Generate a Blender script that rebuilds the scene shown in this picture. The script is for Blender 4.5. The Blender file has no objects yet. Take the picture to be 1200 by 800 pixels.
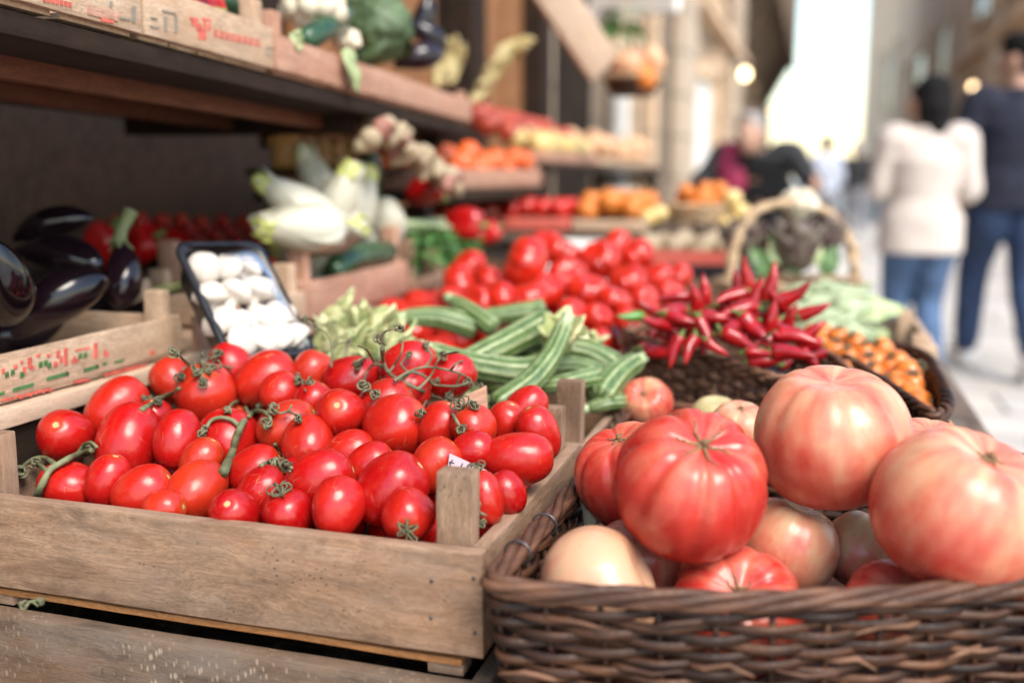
import bpy, bmesh, math, random
from mathutils import Vector as V, Matrix, Quaternion, noise
R = math.radians
rnd = random.Random(11)
S = bpy.context.scene
COL = S.collection
UP = V((0, 0, 1))

# ------------------------------------------------------------------ camera
FPX = 1150.0                      # focal length in pixels of a 1200 px wide frame
YAW = math.atan2(360, math.hypot(FPX, 195)); PITCH = math.atan2(195, FPX); CAMH = 1.1
FW = V((-math.sin(YAW) * math.cos(PITCH), math.cos(YAW) * math.cos(PITCH), -math.sin(PITCH)))
RT = V((math.cos(YAW), math.sin(YAW), 0)); CU = RT.cross(FW)
C0 = V((0, 0, CAMH))
cam = bpy.data.cameras.new('camera'); cam_o = bpy.data.objects.new('camera', cam); COL.objects.link(cam_o)
cam_o.location = C0; cam_o.rotation_euler = FW.to_track_quat('-Z', 'Y').to_euler()
cam.sensor_width = 36; cam.lens = FPX / 1200 * 36; cam.clip_start = .05; cam.clip_end = 2000
cam.dof.use_dof = True; cam.dof.focus_distance = .93; cam.dof.aperture_fstop = 2.0
cam.dof.aperture_blades = 0
S.camera = cam_o

def ray(px, py): return FW + RT * ((px - 600) / FPX) + CU * ((400 - py) / FPX)
def TD(px, py, t): return C0 + ray(px, py) * t
def TZ(px, py, z): d = ray(px, py); return C0 + d * ((z - CAMH) / d.z)
def TX(px, py, x): d = ray(px, py); return C0 + d * (x / d.x)
def TY(px, py, y): d = ray(px, py); return C0 + d * (y / d.y)
def iax(ang, tilt=0):
    a, t = R(ang), R(tilt)
    return (RT * math.sin(a) + CU * math.cos(a)) * math.cos(t) - FW * math.sin(t)

# ------------------------------------------------------------------ tagging
def tag(o, label=None, cat=None, group=None, kind=None):
    if label: o['label'] = label
    if cat: o['category'] = cat
    if group: o['group'] = group
    if kind: o['kind'] = kind
    return o
def empty(name, loc=(0, 0, 0), label=None, cat=None, group=None, rz=0):
    o = bpy.data.objects.new(name, None); COL.objects.link(o); o.location = loc; o.empty_display_size = .05
    o.rotation_euler = (0, 0, rz)
    return tag(o, label, cat, group)
def new(name, me, mat=None, parent=None):
    o = bpy.data.objects.new(name, me); COL.objects.link(o)
    if mat is not None and not me.materials: me.materials.append(mat)
    if parent is not None: o.parent = parent
    return o
def axq(axis, roll=0):
    return UP.rotation_difference(V(axis).normalized()) @ Quaternion((0, 0, 1), roll)
def place(o, p, axis=UP, roll=0, s=1.0):
    o.rotation_mode = 'QUATERNION'
    o.location = p; o.rotation_quaternion = axq(axis, roll)
    o.scale = (s, s, s) if not hasattr(s, '__len__') else s
    return o

# ------------------------------------------------------------------ mesh builder
def cr(pts, n, closed=False):
    """Catmull-Rom through pts, n samples per span."""
    pts = [V(p) for p in pts]; m = len(pts); out = []
    spans = m if closed else m - 1
    for i in range(spans):
        g = (lambda k: pts[k % m]) if closed else (lambda k: pts[min(max(k, 0), m - 1)])
        p0, p1, p2, p3 = g(i - 1), g(i), g(i + 1), g(i + 2)
        for j in range(n):
            t = j / n
            out.append(.5 * ((2 * p1) + (p2 - p0) * t + (2 * p0 - 5 * p1 + 4 * p2 - p3) * t * t + (3 * p1 - p0 - 3 * p2 + p3) * t ** 3))
    if not closed: out.append(pts[-1].copy())
    return out
def resample(pts, n, closed=False):
    P = list(pts) + ([pts[0]] if closed else [])
    L = [0]
    for a, b in zip(P, P[1:]): L.append(L[-1] + (b - a).length)
    out = []; k = 0; m = n if closed else n - 1
    for i in range(n):
        d = L[-1] * i / m
        while k < len(P) - 2 and L[k + 1] < d: k += 1
        f = (d - L[k]) / max(L[k + 1] - L[k], 1e-9)
        out.append(P[k].lerp(P[k + 1], min(max(f, 0), 1)))
    return out

class MB:
    def __init__(self): self.v = []; self.f = []; self.uv = {}
    def add(self, vs, fs):
        b = len(self.v); self.v += [tuple(x) for x in vs]; self.f += [tuple(i + b for i in f) for f in fs]; return self
    def box(self, c, s, rot=None):
        c = V(c); vs = []
        for x in (-.5, .5):
            for y in (-.5, .5):
                for z in (-.5, .5):
                    p = V((x * s[0], y * s[1], z * s[2]))
                    vs.append(c + (rot @ p if rot is not None else p))
        return self.add(vs, [(0, 1, 3, 2), (4, 6, 7, 5), (0, 4, 5, 1), (2, 3, 7, 6), (0, 2, 6, 4), (1, 5, 7, 3)])
    def tube(self, pts, r, n=8, closed=False, fn=None, flat=None, uv=False):
        """tube along pts; r number/list; fn(i_frac, phi) -> radius factor; flat: (a, b) factors along side / up"""
        pts = [V(p) for p in pts]; m = len(pts)
        rr = r if hasattr(r, '__len__') else [r] * m
        def tan(i):
            if closed: return (pts[(i + 1) % m] - pts[i - 1]).normalized()
            return (pts[min(i + 1, m - 1)] - pts[max(i - 1, 0)]).normalized()
        t0 = tan(0); nrm = t0.cross(UP)
        if nrm.length < 1e-3: nrm = t0.cross(V((1, 0, 0)))
        nrm.normalize(); b = len(self.v)
        for i in range(m):
            t = tan(i)
            if flat is not None and abs(t.z) < .98: nrm = t.cross(UP).normalized()
            else:
                nrm = (nrm - t * nrm.dot(t))
                nrm = nrm.normalized() if nrm.length > 1e-6 else t.orthogonal().normalized()
            bi = t.cross(nrm)
            for j in range(n):
                a = 2 * math.pi * j / n
                k = rr[i] * (fn(i / max(m - 1, 1), a) if fn else 1)
                fa, fb = flat or (1, 1)
                self.v.append(tuple(pts[i] + nrm * (math.cos(a) * k * fa) + bi * (math.sin(a) * k * fb)))
        for i in range(m if closed else m - 1):
            i2 = (i + 1) % m
            for j in range(n):
                j2 = (j + 1) % n
                if uv: self.uv[len(self.f)] = [(j / n, i / m), ((j + 1) / n, i / m), ((j + 1) / n, (i + 1) / m), (j / n, (i + 1) / m)]
                self.f.append((b + i * n + j, b + i * n + j2, b + i2 * n + j2, b + i2 * n + j))
        if not closed:
            self.f.append(tuple(b + j for j in range(n))[::-1]); self.f.append(tuple(b + (m - 1) * n + j for j in range(n)))
        return self
    def surf(self, fn, nu, nv):
        """closed surface of revolution type: fn(th, ph) -> point; th 0..pi, ph 0..2pi"""
        b = len(self.v)
        self.v.append(tuple(fn(0, 0)))
        for i in range(1, nv):
            for j in range(nu): self.v.append(tuple(fn(math.pi * i / nv, 2 * math.pi * j / nu)))
        self.v.append(tuple(fn(math.pi, 0))); e = len(self.v) - 1
        for j in range(nu):
            j2 = (j + 1) % nu
            self.f.append((b, b + 1 + j, b + 1 + j2))
            for i in range(nv - 2):
                p = b + 1 + i * nu; self.f.append((p + j, p + nu + j, p + nu + j2, p + j2))
            p = b + 1 + (nv - 2) * nu; self.f.append((p + j, e, p + j2))
        return self
    def ell(self, c, r, nu=16, nv=10, rot=None):
        c = V(c); r = (r, r, r) if not hasattr(r, '__len__') else r
        def fn(th, ph):
            p = V((r[0] * math.sin(th) * math.cos(ph), r[1] * math.sin(th) * math.sin(ph), r[2] * math.cos(th)))
            return c + (rot @ p if rot is not None else p)
        return self.surf(fn, nu, nv)
    def loft(self, rings, n=20):
        """rings: (centre, rx, ry); ellipses in the local xy plane"""
        b = len(self.v); m = len(rings)
        for c, rx, ry in rings:
            for j in range(n):
                a = 2 * math.pi * j / n; self.v.append((c[0] + rx * math.cos(a), c[1] + ry * math.sin(a), c[2]))
        for i in range(m - 1):
            for j in range(n):
                j2 = (j + 1) % n; self.f.append((b + i * n + j, b + i * n + j2, b + (i + 1) * n + j2, b + (i + 1) * n + j))
        self.f.append(tuple(b + j for j in range(n))[::-1]); self.f.append(tuple(b + (m - 1) * n + j for j in range(n)))
        return self
    def sheet(self, grid):
        b = len(self.v); h = len(grid); w = len(grid[0])
        for row in grid: self.v += [tuple(p) for p in row]
        for i in range(h - 1):
            for j in range(w - 1): self.f.append((b + i * w + j, b + i * w + j + 1, b + (i + 1) * w + j + 1, b + (i + 1) * w + j))
        return self
    def mesh(self, name, smooth=True):
        me = bpy.data.meshes.new(name); me.from_pydata(self.v, [], self.f); me.update()
        if smooth: me.polygons.foreach_set('use_smooth', [True] * len(me.polygons))
        if self.uv:
            l = me.uv_layers.new(name='UVMap')
            for pi, uvs in self.uv.items():
                for k, li in enumerate(me.polygons[pi].loop_indices): l.data[li].uv = uvs[k]
        return me
    def obj(self, name, mat, parent=None, smooth=True, solid=0):
        o = new(name, self.mesh(name, smooth), mat, parent)
        if solid: md = o.modifiers.new('thick', 'SOLIDIFY'); md.thickness = solid; md.offset = 0
        return o

def bake(o):
    """turn an object's modifiers into plain mesh data"""
    dg = bpy.context.evaluated_depsgraph_get(); dg.update()
    me = bpy.data.meshes.new_from_object(o.evaluated_get(dg)); o.modifiers.clear(); o.data = me
    return o

def board(name, p0, p1, h, t, mat, parent=None, up=UP, bev=.0016, jit=.0006, seg=10, loc0=V((0, 0, 0)), skew=0):
    """a plank from p0 to p1 (centre line), h along up, t thick; its own local X is the grain"""
    p0, p1 = V(p0) - loc0, V(p1) - loc0
    x = (p1 - p0); L = x.length; x.normalize(); up = V(up); z = (up - x * up.dot(x)).normalized(); y = z.cross(x)
    bm = bmesh.new(); bmesh.ops.create_cube(bm, size=1)
    for v in bm.verts: v.co = V((v.co.x * L, v.co.y * t, v.co.z * h))
    ed = [e for e in bm.edges if abs((e.verts[0].co - e.verts[1].co).x) > L * .5]
    bmesh.ops.bevel(bm, geom=list(bm.edges), offset=min(bev, t * .3, h * .3), segments=2, affect='EDGES', profile=.6)
    ed = [e for e in bm.edges if abs((e.verts[0].co - e.verts[1].co).x) > L * .5]
    bmesh.ops.subdivide_edges(bm, edges=ed, cuts=seg, use_grid_fill=True)
    sd = V((rnd.random() * 99, rnd.random() * 99, rnd.random() * 99))
    for v in bm.verts:
        q = v.co * 22 + sd
        v.co += noise.noise_vector(q) * jit + V((0, noise.noise(V((v.co.x * 5, 0, 0)) + sd) * jit * 1.5, noise.noise(V((v.co.x * 7, 3, 0)) + sd) * jit * 1.5))
    me = bpy.data.meshes.new(name); bm.to_mesh(me); bm.free()
    me.polygons.foreach_set('use_smooth', [True] * len(me.polygons))
    try: me.set_sharp_from_angle(angle=R(50))
    except Exception: pass
    o = new(name, me, mat, parent)
    o.matrix_local = Matrix.Translation((p0 + p1) / 2) @ Matrix((x, y, z)).transposed().to_4x4()
    return o

def copy_tree(o, parent=None):
    c = o.copy(); COL.objects.link(c); c.parent = parent
    for ch in list(o.children): copy_tree(ch, c)
    return c

# ------------------------------------------------------------------ materials
class M:
    def __init__(s, name):
        s.m = bpy.data.materials.new(name); s.m.use_nodes = True; s.nt = s.m.node_tree
        s.b = s.nt.nodes['Principled BSDF']; s.out = s.nt.nodes['Material Output']
        s.tc = s.nt.nodes.new('ShaderNodeTexCoord'); s.oi = s.nt.nodes.new('ShaderNodeObjectInfo')
        s.obj = s.tc.outputs['Object']; s.rand = s.oi.outputs['Random']
    def n(s, typ, ins=None, out=0, **pr):
        nd = s.nt.nodes.new('ShaderNode' + typ)
        for k, v in pr.items(): setattr(nd, k, v)
        for k, v in (ins or {}).items(): s.set(nd.inputs[k], v)
        return nd.outputs[out]
    def set(s, sock, v):
        if isinstance(v, bpy.types.NodeSocket): s.nt.links.new(v, sock)
        else:
            if sock.type == 'RGBA' and len(v) == 3: v = (*v, 1)
            sock.default_value = v
    def p(s, **kw):
        for k, v in kw.items(): s.set(s.b.inputs[k.replace('_', ' ')], v)
        return s
    def map(s, vec, scale=(1, 1, 1), loc=None):
        nd = s.nt.nodes.new('ShaderNodeMapping'); s.set(nd.inputs['Vector'], vec); nd.inputs['Scale'].default_value = scale
        if loc is not None: s.set(nd.inputs['Location'], loc)
        return nd.outputs[0]
    def off(s, k=40.0):
        """object coordinates shifted per object, so copies do not repeat"""
        r = s.n('Math', {0: s.rand, 1: k}, operation='MULTIPLY')
        c = s.n('CombineXYZ', {'X': r, 'Y': r, 'Z': r})
        return s.n('VectorMath', {0: s.obj, 1: c}, operation='ADD')
    def noise(s, vec, scale, det=4, rough=.55, dist=0, out=0):
        return s.n('TexNoise', {'Vector': vec, 'Scale': scale, 'Detail': det, 'Roughness': rough, 'Distortion': dist}, out)
    def ramp(s, fac, stops, interp='LINEAR'):
        nd = s.nt.nodes.new('ShaderNodeValToRGB'); s.set(nd.inputs[0], fac); el = nd.color_ramp.elements; nd.color_ramp.interpolation = interp
        while len(el) < len(stops): el.new(.5)
        for e, (p, c) in zip(el, stops):
            e.position = p; c = (c, c, c) if not hasattr(c, '__len__') else c; e.color = (*c, 1)
        return nd.outputs[0]
    def mix(s, fac, a, b, blend='MIX'):
        nd = s.nt.nodes.new('ShaderNodeMix'); nd.data_type = 'RGBA'; nd.blend_type = blend
        s.set(nd.inputs[0], fac); s.set(nd.inputs[6], a); s.set(nd.inputs[7], b); return nd.outputs[2]
    def math(s, op, a, b=0.0, c=None):
        d = {0: a, 1: b}
        if c is not None: d[2] = c
        return s.n('Math', d, operation=op)
    def bump(s, h, strength=.3, dist=.002):
        s.p(Normal=s.n('Bump', {'Height': h, 'Strength': strength, 'Distance': dist})); return s
    def xyz(s, vec): 
        nd = s.nt.nodes.new('ShaderNodeSeparateXYZ'); s.set(nd.inputs[0], vec); return nd.outputs

def plain(name, col, rough=.6, var=.25, scale=8, metal=0, bump=.15, spec=.5, sss=0, sssr=(1, .4, .2), alt=None):
    m = M(name); v = m.off()
    n = m.noise(v, scale, 5)
    dk = tuple(c * (1 - var) for c in col); lt = alt or tuple(min(1, c * (1 + var)) for c in col)
    m.p(Base_Color=m.ramp(n, [(.3, dk), (.7, lt)]), Roughness=m.ramp(m.noise(v, scale * 2.3, 3), [(.3, max(0, rough - .1)), (.7, min(1, rough + .1))]), Metallic=metal)
    m.b.inputs['Specular IOR Level'].default_value = spec
    if sss:
        m.p(Subsurface_Weight=sss, Subsurface_Radius=sssr); m.b.inputs['Subsurface Scale'].default_value = .01
    if bump: m.bump(m.noise(v, scale * 4, 5), bump, .002)
    return m.m

def wood(name, lo, mid, hi, grain=1.0, rough=.7, stain=.5, stain_col=(.05, .035, .025), grey=0.0, speck=0, worn=.35):
    m = M(name); v = m.off(30); G = m.xyz(m.tc.outputs['Generated'])
    w = m.noise(m.map(v, (3, 9, 9)), 1.6, 3)
    k_ = m.math('MULTIPLY', w, .07)
    vv = m.n('VectorMath', {0: v, 1: m.n('CombineXYZ', {'X': 0.0, 'Y': k_, 'Z': k_})}, operation='ADD')
    g1 = m.noise(m.map(vv, (3.5 * grain, 70 * grain, 70 * grain)), 1, 6, .68)
    g2 = m.noise(m.map(vv, (22 * grain, 520 * grain, 520 * grain)), 1, 4, .7)
    fz = m.noise(m.map(v, (230, 420, 420)), 1, 4, .7)                                  # sawn fuzz
    bl = m.noise(m.map(v, (14, 30, 30)), 1, 5, .65, .8)                                # blotches
    col = m.ramp(m.math('ADD', m.math('MULTIPLY', g1, .6), m.math('MULTIPLY', bl, .4)), [(.33, lo), (.5, mid), (.66, hi)])
    col = m.mix(.5, col, m.ramp(g2, [(.3, .22), (.65, .78)]), 'OVERLAY'); col = m.mix(.35, col, m.ramp(fz, [(.3, .25), (.7, .75)]), 'OVERLAY')
    warm = m.noise(m.map(v, (6, 14, 14)), 1, 4, .6, .5)
    col = m.mix(m.ramp(warm, [(.45, 0), (.72, .35)]), col, (hi[0] * 1.0, hi[1] * .74, hi[2] * .58))
    if grey:
        gr = m.noise(m.map(v, (5, 13, 13)), 1.3, 6, .66)
        col = m.mix(m.math('MULTIPLY', m.ramp(gr, [(.42, 0), (.62, 1)]), grey), col, (.18, .152, .132))
    st = m.noise(m.map(v, (9, 22, 22)), 1, 7, .68, .7)
    col = m.mix(m.math('MULTIPLY', m.ramp(st, [(.53, 0), (.66, 1)]), stain), col, stain_col)
    sc = m.n('TexVoronoi', {'Vector': m.map(vv, (2.2, 70, 70)), 'Scale': 1.0}, 0, feature='DISTANCE_TO_EDGE')
    sm = m.ramp(m.noise(m.map(v, (7, 12, 12)), 1, 2), [(.58, 0), (.70, .45)])
    col = m.mix(m.math('MULTIPLY', m.ramp(sc, [(.004, 1), (.05, 0)]), sm), col, tuple(c * .35 for c in lo))       # cracks and dents
    vo = m.n('TexVoronoi', {'Vector': m.map(v, (150, 220, 220)), 'Scale': 1.0}, 0)
    vm = m.ramp(m.noise(m.map(v, (11, 20, 20)), 1, 3), [(.58, 0), (.66, 1)])
    col = m.mix(m.math('MULTIPLY', m.ramp(vo, [(.12, .8), (.26, 0)]), vm), col, (.03, .02, .014))                # clusters of dark flecks
    if speck:
        sp = m.n('TexVoronoi', {'Vector': m.map(v, (190, 200, 85)), 'Scale': 1.0}, 0)
        pm = m.noise(m.map(v, (8, 14, 14)), 1, 5, .6)
        k = m.math('MULTIPLY', m.ramp(sp, [(.16, 1), (.34, 0)]), m.ramp(pm, [(.40, 0), (.58, 1)]))
        col = m.mix(m.math('MULTIPLY', k, speck), col, (.34, .26, .19))
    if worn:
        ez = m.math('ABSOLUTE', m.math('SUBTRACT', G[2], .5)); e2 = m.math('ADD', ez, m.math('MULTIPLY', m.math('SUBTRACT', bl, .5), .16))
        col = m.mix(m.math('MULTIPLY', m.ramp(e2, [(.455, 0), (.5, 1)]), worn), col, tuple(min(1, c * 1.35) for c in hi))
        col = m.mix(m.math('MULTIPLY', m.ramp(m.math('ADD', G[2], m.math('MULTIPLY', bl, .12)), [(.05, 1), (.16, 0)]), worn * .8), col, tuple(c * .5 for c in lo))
    m.p(Base_Color=col, Roughness=m.ramp(g1, [(.3, rough + .12), (.7, rough - .08)]))
    m.b.inputs['Specular IOR Level'].default_value = .2
    m.bump(m.math('ADD', m.math('ADD', m.math('MULTIPLY', g1, .6), m.math('MULTIPLY', g2, .6)), m.math('MULTIPLY', fz, .4)), .55, .0015)
    return m.m

MT = {}
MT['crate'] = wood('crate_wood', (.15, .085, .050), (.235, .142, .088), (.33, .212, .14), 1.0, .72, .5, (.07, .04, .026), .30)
MT['crate_old'] = wood('old_crate_wood', (.06, .041, .030), (.105, .070, .048), (.165, .11, .073), 1.0, .6, .6, (.03, .025, .024), .5, .8)
MT['crate_pale'] = wood('pale_crate_wood', (.34, .225, .145), (.44, .305, .205), (.53, .39, .28), 1.1, .7, .25, (.3, .18, .1))
MT['crate_pink'] = wood('pink_crate_wood', (.30, .155, .10), (.40, .22, .15), (.48, .29, .205), 1.1, .7, .25, (.3, .13, .08))
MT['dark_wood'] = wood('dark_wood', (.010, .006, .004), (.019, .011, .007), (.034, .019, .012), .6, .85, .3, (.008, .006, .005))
MT['red_batten'] = wood('red_batten', (.07, .025, .014), (.11, .04, .022), (.15, .06, .03), .8, .7, .2)
MT['batten_orange'] = wood('orange_batten', (.26, .11, .04), (.36, .16, .06), (.45, .22, .09), 1.0, .6, .5, (.05, .02, .01))
MT['door_wood'] = wood('door_wood', (.15, .065, .026), (.23, .10, .04), (.31, .15, .065), .3, .5, .25)
MT['beam_wood'] = wood('beam_wood', (.5, .36, .26), (.62, .46, .34), (.7, .55, .43), .5, .6, .15)

def wicker_mat(name, lo, mid, hi, sheen=.35):
    m = M(name); v = m.obj
    n1 = m.noise(v, 28, 4, .6); n2 = m.noise(m.map(v, (12, 12, 170)), 1, 3, .5); n3 = m.noise(v, 260, 3)
    c = m.ramp(n2, [(.3, lo), (.5, mid), (.72, hi)])
    c = m.mix(m.ramp(n1, [(.4, 0), (.7, .6)]), c, lo)
    m.p(Base_Color=c, Roughness=m.ramp(n3, [(.3, sheen), (.7, sheen + .25)]))
    m.b.inputs['Specular IOR Level'].default_value = .32
    m.bump(m.math('ADD', n3, m.noise(m.map(v, (40, 40, 300)), 1, 3)), .5, .001)
    return m.m
MT['wicker'] = wicker_mat('dark_wicker', (.010, .005, .0035), (.048, .019, .010), (.17, .072, .034), .42)
MT['wicker_mid'] = wicker_mat('brown_wicker', (.05, .024, .014), (.19, .09, .05), (.38, .21, .125), .5)
MT['wicker_rim'] = wicker_mat('cane_rim', (.030, .013, .008), (.085, .036, .020), (.22, .105, .06), .42)
MT['wicker_pale'] = wicker_mat('pale_wicker', (.34, .22, .12), (.5, .35, .21), (.62, .46, .3), .5)

# plum tomato: one material, local z is the long axis, unit diameter
def roma_mat():
    m = M('plum_tomato_skin'); v = m.off(20); X = m.xyz(m.obj)
    n = m.noise(v, 1.6, 3, .5); f = m.noise(m.map(v, (9, 9, 2.5)), 1, 4, .6)
    ripe = m.ramp(m.rand, [(0, (.36, .003, .004)), (.45, (.44, .006, .005)), (.8, (.47, .016, .007)), (1, (.50, .035, .010))])
    c = m.mix(m.ramp(n, [(.3, .5), (.7, 0)]), ripe, (.28, .003, .004))
    c = m.mix(m.ramp(f, [(.45, 0), (.8, .30)]), c, (.54, .045, .016))
    r2 = m.math('SQRT', m.math('ADD', m.math('MULTIPLY', X[0], X[0]), m.math('MULTIPLY', X[1], X[1])))
    top = m.math('GREATER_THAN', X[2], 0.2)
    sh = m.math('MULTIPLY', top, m.ramp(m.math('ADD', r2, m.math('MULTIPLY', f, .16)), [(.12, 1), (.34, 0)]))
    c = m.mix(m.math('MULTIPLY', sh, m.math('MULTIPLY', m.rand, .6)), c, (.55, .13, .025))
    scar = m.math('MULTIPLY', top, m.ramp(m.math('ADD', r2, m.math('MULTIPLY', m.noise(v, 22, 3), .05)), [(.065, 1), (.095, 0)]))
    ring = m.math('MULTIPLY', top, m.ramp(m.math('ADD', r2, m.math('MULTIPLY', m.noise(v, 22, 3), .05)), [(.03, 1), (.05, 0)]))
    tip = m.math('MULTIPLY', m.math('LESS_THAN', X[2], -.2), m.ramp(r2, [(.012, 1), (.03, 0)]))
    c = m.mix(scar, c, (.52, .34, .15)); c = m.mix(ring, c, (.30, .22, .10)); c = m.mix(tip, c, (.16, .07, .03))
    sp = m.n('TexVoronoi', {'Vector': v, 'Scale': 15.0}, 0)
    c = m.mix(m.ramp(sp, [(.03, .45), (.075, 0)]), c, (.66, .30, .18))
    vo = m.n('TexVoronoi', {'Vector': v, 'Scale': 2.1}, 0)
    c = m.mix(m.ramp(vo, [(.02, .8), (.045, 0)]), c, (.05, .012, .006))
    sx = m.n('TexVoronoi', {'Vector': m.map(v, (1, 1, .35)), 'Scale': 5.0, 'Randomness': 1.0}, 0, feature='DISTANCE_TO_EDGE')
    scr = m.math('MULTIPLY', m.ramp(sx, [(.004, 1), (.016, 0)]), m.ramp(m.noise(v, 2.6, 2), [(.58, 0), (.66, .55)]))
    c = m.mix(scr, c, (.50, .24, .12))                                                   # fine dry scratches here and there
    dull = m.ramp(m.noise(v, 3.1, 5, .65), [(.36, .22), (.58, .33), (.75, .50)])
    m.p(Base_Color=c, Roughness=m.mix(scar, dull, (.8, .8, .8)), Subsurface_Weight=.10, Subsurface_Radius=(1, .25, .1))
    m.b.inputs['Subsurface Scale'].default_value = .006
    m.b.inputs['Specular IOR Level'].default_value = .5
    m.bump(m.math('ADD', m.noise(v, 2.4, 2), m.math('MULTIPLY', scr, -.1)), .05, .03)
    return m.m
MT['roma'] = roma_mat()

# beefsteak: object colour r = how pale, g = how green
def beef_mat():
    m = M('beefsteak_skin'); v = m.off(20); X = m.xyz(m.obj)
    sc = m.nt.nodes.new('ShaderNodeSeparateColor'); m.set(sc.inputs[0], m.oi.outputs['Color'])
    pale, green = sc.outputs[0], sc.outputs[1]
    fl = m.n('VectorMath', {0: m.n('VectorMath', {0: m.obj, 1: (1, 1, 0)}, operation='MULTIPLY')}, operation='NORMALIZE')
    st = m.n('VectorMath', {0: m.n('VectorMath', {0: fl, 1: (1.25, 1.25, 1.25)}, operation='MULTIPLY'), 1: m.map(v, (.5, .5, 1.1))}, operation='ADD')
    streak = m.noise(st, 1.5, 3, .5); big = m.noise(v, 2.0, 3, .5)
    k = m.math('ADD', m.math('ADD', m.math('MULTIPLY', streak, .75), m.math('MULTIPLY', big, .55)), m.math('MULTIPLY', X[2], .22))
    k = m.math('ADD', k, m.math('MULTIPLY', m.math('SUBTRACT', pale, .5), .75))
    k = m.math('ADD', k, m.math('MULTIPLY', m.math('SUBTRACT', m.noise(m.map(v, (1, 1, .55)), 8, 5, .65), .5), .30))
    red = m.ramp(m.noise(v, 3, 4), [(.3, (.42, .018, .014)), (.7, (.52, .048, .030))])
    palec = m.mix(green, (.62, .36, .22), (.48, .42, .20))
    sal = m.ramp(m.noise(v, 5, 4), [(.3, (.54, .115, .070)), (.7, (.60, .17, .10))])
    c = m.mix(m.ramp(k, [(.44, 0), (.66, 1)]), red, sal); c = m.mix(m.ramp(k, [(.66, 0), (.98, .92)]), c, palec)
    fine = m.n('TexVoronoi', {'Vector': v, 'Scale': 26.0}, 0)
    c = m.mix(m.ramp(fine, [(.04, .35), (.1, 0)]), c, (.72, .45, .3))
    vo = m.n('TexVoronoi', {'Vector': v, 'Scale': 3.1}, 0)
    c = m.mix(m.ramp(vo, [(.02, .7), (.035, 0)]), c, (.10, .04, .015))
    m.p(Base_Color=c, Roughness=m.ramp(m.noise(v, 6, 5), [(.3, .22), (.7, .40)]), Subsurface_Weight=.12, Subsurface_Radius=(1, .35, .15))
    m.b.inputs['Subsurface Scale'].default_value = .008
    cx = m.n('TexVoronoi', {'Vector': m.map(v, (1, 1, .5)), 'Scale': 4.0}, 0, feature='DISTANCE_TO_EDGE'); ck = m.math('MULTIPLY', m.ramp(cx, [(.003, 1), (.012, 0)]), m.ramp(m.noise(v, 2.2, 2), [(.62, 0), (.72, .35)])); m.p(Base_Color=m.mix(ck, c, (.46, .27, .14)))
    m.bump(m.math('ADD', m.noise(v, 3.0, 2), m.math('MULTIPLY', ck, -.15)), .07, .03)
    return m.m
MT['beef'] = beef_mat()
MT['redrib'] = plain('ribbed_tomato_skin', (.46, .016, .006), .12, .35, 3, bump=.05, sss=.08)
MT['vine'] = plain('vine_green', (.10, .115, .045), .7, .35, 40, bump=.4, alt=(.20, .20, .10))
MT['vine_dry'] = plain('vine_olive', (.10, .10, .05), .65, .4, 60, bump=.4, alt=(.20, .18, .10))
MT['scar'] = plain('corky_scar', (.22, .13, .06), .8, .4, 60, bump=.5)
MT['chili'] = plain('chilli_skin', (.30, .004, .008), .16, .35, 3, bump=.03, alt=(.42, .008, .010))
MT['green_chili'] = plain('green_chilli_skin', (.07, .22, .03), .2, .3, 3, bump=.03)
MT['stem'] = plain('green_stem', (.14, .20, .05), .55, .35, 30, bump=.3)
MT['eggplant'] = plain('eggplant_skin', (.006, .004, .006), .13, .5, 2, bump=.04, alt=(.016, .006, .010))
MT['egg_calyx'] = plain('eggplant_calyx', (.16, .17, .07), .6, .35, 12, bump=.4)
MT['mushroom'] = plain('mushroom_white', (.60, .53, .45), .65, .10, 6, bump=.12, sss=.1, sssr=(1, .8, .6))
MT['tray'] = plain('black_plastic', (.012, .012, .015), .35, .2, 20, bump=.02)
MT['card'] = plain('price_card', (.46, .34, .37), .7, .06, 10, bump=.02)
MT['ink'] = plain('ink', (.03, .02, .05), .6, .1, 10, bump=0)
MT['print_red'] = plain('red_print', (.52, .10, .07), .7, .3, 90, bump=0)
MT['print_green'] = plain('green_print', (.05, .14, .04), .7, .3, 90, bump=0)
MT['print_grey'] = plain('grey_print', (.22, .19, .15), .7, .3, 90, bump=0)
MT['raffia'] = plain('raffia', (.50, .38, .23), .6, .3, 30, bump=.3)
MT['wire'] = plain('wire', (.10, .09, .09), .4, .2, 30, metal=.7, bump=0)
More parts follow.
